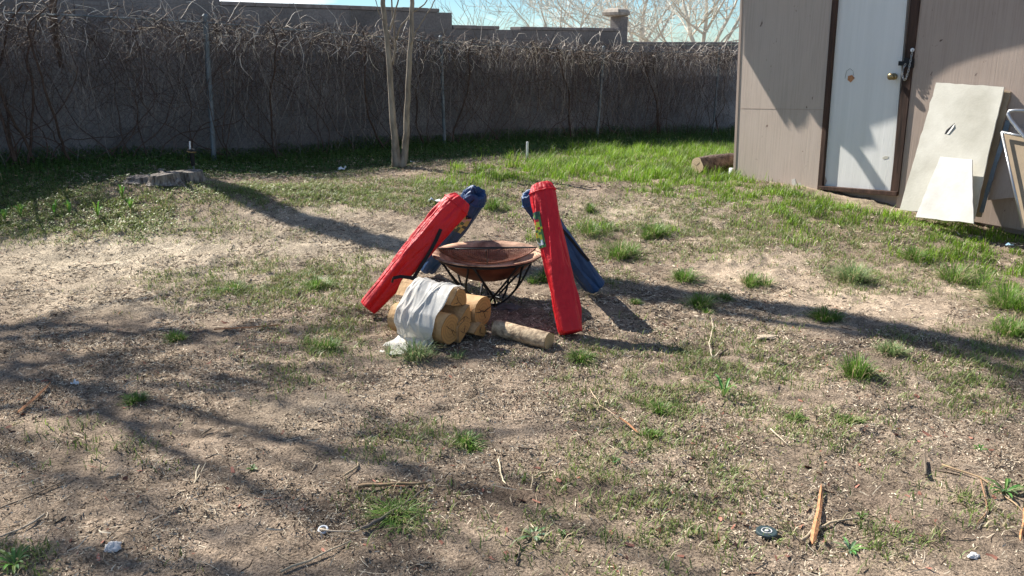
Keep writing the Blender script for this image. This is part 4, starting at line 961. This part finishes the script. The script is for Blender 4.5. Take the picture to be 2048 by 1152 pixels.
# plastic wrap
def wrap():
    path = [(.03, .300), (-.01, .332), (-.055, .336), (-.11, .305), (-.165, .245), (-.205, .20), (-.224, .14), (-.226, .10), (-.215, .06), (-.205, .04), (-.235, .016), (-.29, .010), (-.39, .004)]
    l0 = [.05, .045, .045, .04, .04, .045, .05, .055, .06, .07, .08, .09, .17]; l1 = [.30, .30, .305, .30, .30, .295, .29, .285, .285, .285, .30, .30, .25]
    rw = random.Random(12); CR = [(rw.uniform(.0, .36), rw.uniform(-.006, .007), rw.choice((.004, .006, -.004, .007))) for _ in range(17)]
    G_ = []; K = 70; S_ = 70
    for i_ in range(K+1):
        t = i_/K*(len(path)-1); k = min(int(t), len(path)-2); q = t-k
        b = path[k][0]*(1-q)+path[k+1][0]*q; z = path[k][1]*(1-q)+path[k+1][1]*q; la = l0[k]*(1-q)+l0[k+1]*q; lb = l1[k]*(1-q)+l1[k+1]*q
        row = []
        for j in range(S_+1):
            s = j/S_; l = la+(lb-la)*s; i = i_*40/K; w1 = (1-abs(mnoise.noise(Vector((i*.05, l*26+i*.20, 1.3)))*3))*.003+sum(A_*math.exp(-abs(l-c_-s_*(i-20))/.006) for c_, s_, A_ in CR)*(1 if k < 9 else .25)+mnoise.noise(Vector((i*.12, l*8+i*.06, 5)))*(.010 if k < 9 else .004)
            dr = Vector((b+.06, z-.12)); dr = dr.normalized() if k < 9 else Vector((0, 1))
            lw = l+mnoise.noise(Vector((i*.2, s*2, 9)))*.012*(1 if s in (0, 1) else .3)
            row.append(bl(b+dr[0]*w1, max(.006, z+dr[1]*w1), lw))
        G_.append(row)
    mb = MB(); mb.grid(G_); o = mb.build('plastic_wrap', M['foam'], None, smooth=True)
    s_ = o.modifiers.new('t', 'SOLIDIFY'); s_.thickness = .0012
    tag(o, 'torn translucent white plastic wrap draped over the firewood bundle', 'plastic wrap')
m_ = M['foam'].node_tree; tp_ = m_.nodes.new('ShaderNodeBsdfTransparent'); mm_ = m_.nodes.new('ShaderNodeMixShader'); mm_.inputs[0].default_value = .22
o_ = m_.nodes['Material Output']; src_ = o_.inputs[0].links[0].from_socket; m_.links.new(src_, mm_.inputs[1]); m_.links.new(tp_.outputs[0], mm_.inputs[2]); m_.links.new(mm_.outputs[0], o_.inputs[0])
wrap()
# carry handle: black webbing and pale stick on top of the bundle
hb = empty('bundle_handle', bl(-.12, .28, .38), 'black ended carry handle with pale wooden stick on the firewood', 'handle')
mb = MB(); P_ = [atY(787, 556, 4.28), atY(800, 553, 4.28), atY(830, 556, 4.26), atY(850, 560, 4.24), atY(880, 566, 4.22)]
strap(hb, P_, .017, Vector((0, -.9, .4)).normalized(), 'webbing')
mb = MB(); mb.tube([atY(787, 555, 4.28), atY(784, 565, 4.28)], .006, 6); mb.build('end_hook', M['black'], hb); mb = MB(); mb.tube([atY(838, 557, 4.25), atY(862, 556, 4.27), atY(890, 560, 4.27)], .004, 6); mb.build('cord', M['black'], hb)
mb = MB(); mb.tube([atY(812, 566, 4.26), atY(850, 574, 4.22), atY(876, 582, 4.20)], [.006, .007, .006], 6); mb.build('stick', M['split'], hb, smooth=True)
# flat stones by the pit
def stone(name, px, py, rx, ry, rz_, mt, label, cat, seed, rot=0, lift=0):
    g_ = gnd(px, py); bm = bmesh.new(); bmesh.ops.create_icosphere(bm, subdivisions=4, radius=1); mb = MB()
    vs = []
    for v in bm.verts:
        d = v.co.normalized(); k = 1+.55*mnoise.noise(d*1.3+Vector((seed, 0, 0)))+.28*mnoise.noise(d*3.1+Vector((0, seed, 0)))+.10*mnoise.noise(d*8+Vector((0, 0, seed)))
        a, b, c = d.x*rx*k, d.y*ry*k, d.z*rz_*(k if d.z > 0 else .5)
        vs.append(Vector((g_.x+a*math.cos(rot)-b*math.sin(rot), g_.y+a*math.sin(rot)+b*math.cos(rot), g_.z+c+rz_*.35+lift)))
    mb.add(vs, [tuple(v.index for v in f.verts) for f in bm.faces]); bm.free()
    return tag(mb.build(name, mt, None, smooth=True), label, cat)
stone('flat_stone', 1015, 622, .075, .055, .022, M['stone'], 'smooth dark flat stone right of the firewood under the pit', 'stone', 2.1)
stone('flat_stone', 945, 598, .11, .05, .02, M['stone'], 'flat grey stone behind the firewood under the pit', 'stone', 5.1)
stone('white_stone', 226, 1102, .021, .021, .014, M['wstone'], 'lumpy white stone at the lower left of the yard', 'stone', 7.7)
stone('white_stone', 1946, 1122, .016, .012, .009, M['wstone'], 'small white stone near the lower right corner', 'stone', 3.7)
stone('pale_stone', 1536, 672, .050, .030, .006, mat('tan_stone', (.42, .34, .25), .9, .25, 30, .5, 60), 'flat pale stone near the long shadow right of the chairs', 'stone', 9.7, .1)

# ------------------------------------------------------------------ small things on the ground
def scrap(name, px, py, s, label, cat, seed, mt):
    g_ = gnd(px, py); rr = random.Random(seed); G_ = []
    for i in range(5):
        G_.append([Vector((g_.x+(i/4-.5)*s*1.6+rr.gauss(0, s*.12), g_.y+(j/3-.5)*s*.8+rr.gauss(0, s*.12), g_.z+.006+abs(rr.gauss(0, s*.3)))) for j in range(4)])
    mb = MB(); mb.grid(G_); o = mb.build(name, mt, None); m_ = o.modifiers.new('t', 'SOLIDIFY'); m_.thickness = .001
    return tag(o, label, cat)
scrap('plastic_scrap', 868, 408, .055, 'crumpled clear plastic scrap left of the navy bag top', 'plastic scrap', 1, M['litter'])
scrap('plastic_scrap', 150, 768, .022, 'small crumpled white scrap in the shade at left', 'plastic scrap', 2, M['litter'])
scrap('plastic_scrap', 684, 341, .06, 'white litter strip lying in the wall shadow', 'plastic scrap', 3, M['litter'])
scrap('plastic_scrap', 2018, 497, .03, 'pale blue litter bit in the grass at right', 'plastic scrap', 4, mat('blue_scrap', (.35, .52, .66), .5, .05))
scrap('plastic_scrap', 827, 326, .03, 'tiny white litter bit beside the sapling foot', 'plastic scrap', 5, M['litter'])
# round ring of white plastic
g_ = gnd(646, 1058); mb = MB(); mb.tube([g_+Vector((.013*math.cos(t), .013*math.sin(t), .008+.004*math.sin(t))) for t in np.linspace(0, 2*math.pi, 21)], .0035, 6); o = mb.build('plastic_ring', M['litter'], None, smooth=True); tag(o, 'small white plastic ring on a twig near the bottom', 'ring')
# black disc
g_ = gnd(1533, 1066); dsc = empty('black_disc', g_, 'round black disc with pale ring lying near the bottom', 'disc')
mb = MB(); lathe(mb, [(.001, .010), (.028, .0105), (.031, .009), (.032, .004), (.031, 0), (.001, 0)], g_+Vector((0, 0, .004)), 32); mb.build('disc', M['rubber'], dsc)
mb = MB(); lathe(mb, [(.013, .0108), (.0135, .0118), (.0155, .0118), (.016, .0108)], g_+Vector((0, 0, .004)), 32); lathe(mb, [(.001, .0125), (.005, .0125), (.006, .0105)], g_+Vector((0, 0, .004)), 20); mb.build('ring_mark', M['wstone'], dsc)
# orange splinters
def splinter(p0, p1, w_, label, mt='splinter', name='wood_splinter', lift=.012, cat='wood splinter'):
    a = gnd(*p0); b = gnd(*p1); a.z += lift; b.z += lift; d = (b-a); s_ = Vector((-d.y, d.x, 0)).normalized(); G_ = []
    for q, k in ((0, .1), (.12, .55), (.45, .8), (.8, 1), (.93, .8), (1, .15)):
        c = a.lerp(b, q)+s_*.004*math.sin(q*5); G_.append([c+s_*w_*k/2, c+Vector((0, 0, .005)), c-s_*w_*k/2, c-Vector((0, 0, .003))])
    mb = MB(); mb.grid(G_, closed=True); return tag(mb.build(name, M[mt], None), label, cat)
splinter((1641, 983), (1628, 1090), .020, 'long orange wood splinter pointing up near the black disc')
splinter((102, 772), (38, 832), .016, 'orange wood splinter lying in shade at the left edge')
splinter((560, 655), (428, 664), .012, 'thin orange splinter left of the leaning red bag')
splinter((2046, 1020), (2043, 1090), .010, 'red splinter at the lower right edge', 'splinter')
splinter((1238, 848), (1278, 868), .008, 'small reddish splinter in the middle right dirt')
# sticks and twigs, each its own
def twig(pts, r_, label, c=(1.1, 1, .9), name='twig', cat='twig', mt=None, lift=.006):
    P_ = []
    for q in pts: g_ = gnd(*q); g_.z += lift+r_; P_.append(g_)
    Q = []
    for i in range(len(P_)-1):
        for k in range(3): Q.append(P_[i].lerp(P_[i+1], k/3)+Vector((random.gauss(0, .002), random.gauss(0, .002), random.gauss(0, .002))))
    Q.append(P_[-1]); n = len(Q)
    mb = MB(); mb.tube(Q, [r_*(1-.55*i/n) for i in range(n)], 6, c); return tag(mb.build(name, mt or M['twigbark'], None, smooth=True), label, cat)
random.seed(77)
twig([(716, 980), (760, 978), (855, 976)], .008, 'thick dark stick lying flat left of centre near the bottom', (.5, .38, .27))
twig([(722, 1068), (760, 1045), (815, 1012), (850, 985)], .0065, 'dark forked-looking stick over the green clump at bottom', (.45, .4, .38))
twig([(640, 1060), (680, 1064), (720, 1066)], .0035, 'pale twig passing the white plastic ring', (1.2, 1.1, 1))
twig([(1602, 1085), (1625, 1060), (1660, 1048), (1715, 1046)], .006, 'bent pale stick crossing the long orange splinter', (.85, .75, .62))
twig([(1440, 700), (1424, 725), (1418, 690), (1426, 655), (1420, 640)], .003, 'long curly pale stem above the leafy plant at right', (1.5, 1.4, 1.25))
twig([(1852, 960), (1848, 925)], .006, 'short dark stub of stick near the lower right', (.4, .35, .3))
twig([(1100, 945), (1080, 948), (1066, 960), (1062, 985)], .004, 'small crooked twig in the bottom centre dirt', (.9, .8, .65))
twig([(998, 925), (1005, 965), (1012, 978)], .0032, 'thin straight pale twig in the bottom centre', (1.6, 1.5, 1.2))
twig([(1885, 935), (1960, 960), (2020, 1000), (2048, 1030)], .004, 'long curved brown stem at the lower right', (.8, .62, .45))
twig([(1960, 970), (1975, 1030), (1950, 1060)], .003, 'reddish thin stem below the long curved one', (.7, .45, .32))
twig([(420, 858), (402, 872)], .005, 'short dark twig left of centre in the shade', (.6, .5, .4))
twig([(398, 938), (388, 975), (412, 930)], .003, 'pale curved twig on the left dirt', (1.5, 1.4, 1.2))
twig([(560, 1146), (640, 1110), (700, 1088)], .004, 'long grey twig at the bottom left of centre', (.9, .82, .7))
twig([(1030, 1130), (1040, 1095), (1050, 1085)], .003, 'tiny dark twig at bottom centre', (.5, .4, .35))
twig([(1540, 868), (1565, 888), (1576, 898)], .003, 'thin pale twig right of centre', (1.3, 1.2, 1.05))
twig([(90, 1040), (60, 1060), (0, 1085)], .004, 'grey twig at the lower left edge', (.8, .75, .7))
twig([(0, 1025), (60, 1000), (150, 965)], .0035, 'long brown twig above the lower left corner', (.6, .5, .42))
twig([(1180, 780), (1200, 815), (1240, 846)], .002, 'fine dry stem above the reddish splinter', (1.3, 1.1, .9))
twig([(1438, 712), (1456, 700)], .006, 'dark short stick beside the long curly stem', (.4, .32, .28))
twig([(690, 955), (712, 940), (716, 928)], .005, 'pale curved stick above the flat dark stick', (1, .85, .65))

# grass tufts that stand alone
def tuft(px, py, w_px, h_px, label, seed, n=None, c0=(.075, .16, .022), c1=(.17, .29, .05), wd=.004):
    g_ = gnd(px, py); sc = (g_.y*cp+CH*sp_)/F; rad = w_px*sc*.5; H = h_px*sc
    r_ = np.random.default_rng(seed); n = n or int(230+rad*2300)
    az = r_.uniform(0, 2*np.pi, n); q = np.sqrt(r_.random(n)); m_ = 2+seed % 4; cx = r_.normal(0, .40, m_)*rad; cy = r_.normal(0, .40, m_)*rad; cx[0] = cy[0] = 0; ch = r_.uniform(.45, 1, m_); ch[0] = 1
    ci = r_.integers(0, m_, n); ci[r_.random(n) < .35] = 0; fr_ = rad*ch[ci]*.8; st_ = r_.random(n) < .12; fr_[st_] *= 2.2
    x = g_.x+cx[ci]*1.3+np.cos(az)*q*fr_*.5; y = g_.y+cy[ci]+np.sin(az)*q*fr_*.5
    ln = q*rad*r_.uniform(.3, 1.0, n)*ch[ci]; hh = H*r_.uniform(.25, 1.1, n)*(1-.35*q)*ch[ci]; hh[st_] *= .5
    az2 = az+r_.normal(0, .5, n); d = np.stack([np.cos(az2), np.sin(az2)], 1); p = np.stack([-d[:, 1], d[:, 0]], 1)*wd*r_.uniform(.5, 1.1, (n, 1))
    z = hfull(x, y)-.003; b = np.stack([x, y, z], 1)-np.array(g_); o = np.concatenate([p*.5, np.zeros((n, 1))], 1)
    m1 = b+np.stack([d[:, 0]*ln*.3, d[:, 1]*ln*.3, hh*.6], 1); m2 = b+np.stack([d[:, 0]*ln*.7, d[:, 1]*ln*.7, hh*.95], 1); tp = b+np.stack([d[:, 0]*ln*1.15, d[:, 1]*ln*1.15, hh*.9], 1)
    V = np.stack([b-o, b+o, m1+o*.9, m1-o*.9, m2+o*.6, m2-o*.6, tp], 1).reshape(-1, 3); i = np.arange(n)[:, None]*7
    t = r_.random(n)[:, None]; C = np.array(c0)*(1-t)+np.array(c1)*t; dd = r_.random(n) < .18; C[dd] = np.array((.42, .35, .2))*r_.uniform(.7, 1.2, (dd.sum(), 1))
    ob = npmesh('grass_tuft', V, [i+np.array([[0, 1, 2, 3]]), i+np.array([[3, 2, 4, 5]]), i+np.array([[5, 4, 6]])], 0, np.repeat(C, 7, 0), M['blade'])
    ob.location = g_; return tag(ob, label, 'grass tuft', 'grass tufts standing alone on bare dirt')
TF = [(1712, 752, 90, 58, 'large dark green grass tuft alone right of the single log, below the long shadow', 1), (1782, 708, 60, 32, 'spiky tuft just above and right of the large dark tuft', 2), (830, 718, 95, 42, 'pale fine grass tuft in front of the firewood wrap', 3),
      (1238, 512, 70, 35, 'tuft right of the red bag, above its blue neighbour foot', 4), (1400, 612, 62, 32, 'tuft at the upper edge of the long shadow right of the chairs', 5), (1500, 565, 55, 28, 'tuft beside the sandy mound', 6), (1648, 636, 60, 30, 'tuft growing inside the long shadow', 7),
      (1705, 560, 80, 40, 'loose tuft with long blades right of the sandy mound', 8), (1908, 560, 90, 40, 'wide tuft near the right edge above the edge clumps', 9), (2012, 612, 110, 45, 'big bright tuft at right edge', 10), (2020, 668, 90, 35, 'lowest big tuft at right edge', 11),
      (630, 575, 75, 30, 'tuft left of the leaning red bag', 12), (350, 680, 50, 26, 'small tuft alone on the left dirt', 13), (655, 700, 60, 30, 'low tuft below the foot of the left red bag', 14), (988, 418, 40, 30, 'tuft between the two bag pairs', 15), (1305, 470, 60, 28, 'tuft in the middle right thin grass', 16),
      (1180, 470, 60, 26, 'tuft above the right pair of bags', 17), (1445, 778, 20, 6, 'sparse weed crown around the leafy plant', 18), (1305, 872, 40, 22, 'small bright tuft beside the reddish splinter', 19), (1320, 820, 55, 24, 'low tuft above the small bright one right of centre', 20),
      (1090, 560, 60, 30, 'dark tuft under the fire pit stand beside the right red bag', 21), (1180, 420, 24, 16, 'tiny tuft behind the right bags', 22), (1450, 600, 40, 18, 'short tuft near the shadow edge', 23), (1890, 420, 60, 30, 'tuft at the foot of the small drywall offcut', 24), (790, 1030, 120, 18, 'dark wide clump at the bottom under the dark stick', 25),
      (1370, 560, 60, 26, 'tuft left of the sandy mound', 26), (470, 580, 60, 22, 'low tuft left of the middle yard', 27), (930, 885, 70, 24, 'flat clump in the centre foreground', 28), (275, 800, 50, 20, 'flat clump on the left foreground', 29), (1830, 520, 55, 28, 'tuft above the loose right tufts', 30),
      (1270, 605, 24, 12, 'tiny bright tuft beside the chair shadow', 31), (1160, 720, 60, 20, 'short tuft at the end of the single log', 32), (1590, 840, 40, 14, 'small weed tuft right of centre', 33), (1700, 850, 50, 16, 'flat weed tuft below the large dark tuft', 34)]
for a in TF:
    pale = a[5] in (3, 8, 2); k_ = 1.35 if (a[0] > 1150 and a[1] < 700) else 1.1
    tuft(a[0], a[1], a[2]*k_, a[3]*(1.1 if k_ > 1.2 else 1), a[4], a[5], c0=(.13, .20, .07) if pale else (.075, .16, .022), c1=(.30, .40, .17) if pale else (.17, .29, .05))
# bulb shoots at left, and broad-leaf plants
def rosette(px, py, rad, n, h, label, name='leafy_weed', cat='weed', group=None, wd=.010, seed=1, c=(.11, .20, .05)):
    g_ = gnd(px, py); r_ = random.Random(seed); mb = MB()
    for k in range(n):
        az = 2*math.pi*k/n+r_.gauss(0, .3); d = Vector((math.cos(az), math.sin(az), 0)); p = Vector((-d.y, d.x, 0)); L_ = rad*r_.uniform(.6, 1.1); hh = h*r_.uniform(.6, 1.1); G_ = []
        cc = tuple(x*r_.uniform(.8, 1.5) for x in c)
        for q, w_ in ((0, .3), (.3, .8), (.6, 1), (.85, .7), (1, .05)):
            m_ = g_+d*L_*q+Vector((0, 0, hh*math.sin(q*2.0)-.002)); ww = wd*w_; G_.append([m_-p*ww/2+Vector((0, 0, .2*ww)), m_, m_+p*ww/2+Vector((0, 0, .2*ww))])
        mb.grid(G_, c=cc)
    return tag(mb.build(name, M['blade'], None), label, cat, group)
rosette(1447, 792, .10, 9, .075, 'upright plant with long blades below the curly stem', seed=3, wd=.011)
rosette(1066, 1072, .055, 11, .012, 'pale flat star-shaped weed at the bottom centre', seed=4, c=(.17, .25, .12))
rosette(1700, 1098, .05, 12, .015, 'flat dandelion-like weed below the orange splinter', seed=5, c=(.15, .23, .10))
rosette(2010, 985, .07, 14, .03, 'bushy broad-leaf weed at the lower right edge', seed=6)
rosette(1125, 1066, .02, 8, .01, 'tiny green weed right of the star-shaped weed', seed=7, wd=.006)
rosette(30, 1136, .07, 22, .03, 'green leafy weed in the lower left corner', seed=8)
rosette(1230, 925, .03, 9, .02, 'small weed above the bottom centre twig', seed=9, wd=.008)
rosette(505, 942, .025, 9, .012, 'small round weed on left centre dirt', seed=10, wd=.008)
rosette(1722, 1040, .02, 8, .025, 'dark little weed by the dug clod', seed=11, wd=.008)
rosette(1960, 900, .03, 10, .015, 'little round weed on the right dirt', seed=12, wd=.008)
for i, (px_, py_, lb) in enumerate([(10, 440, 'leftmost clump of green bulb shoots'), (42, 436, 'second clump of bulb shoots from the left'), (110, 432, 'upright pair of bulb shoots left of the stump'), (140, 430, 'bulb shoots third from the stump'), (196, 436, 'wide clump of bulb shoots below the stump'), (262, 424, 'bulb shoots nearest the stump'), (246, 402, 'bright bulb shoots just below the stump roots')]):
    rosette(px_, py_, .045, 8, .11, lb, 'bulb_shoots', 'plant', 'bulb shoots in the clover below the stump', .016, 20+i, (.14, .28, .05))
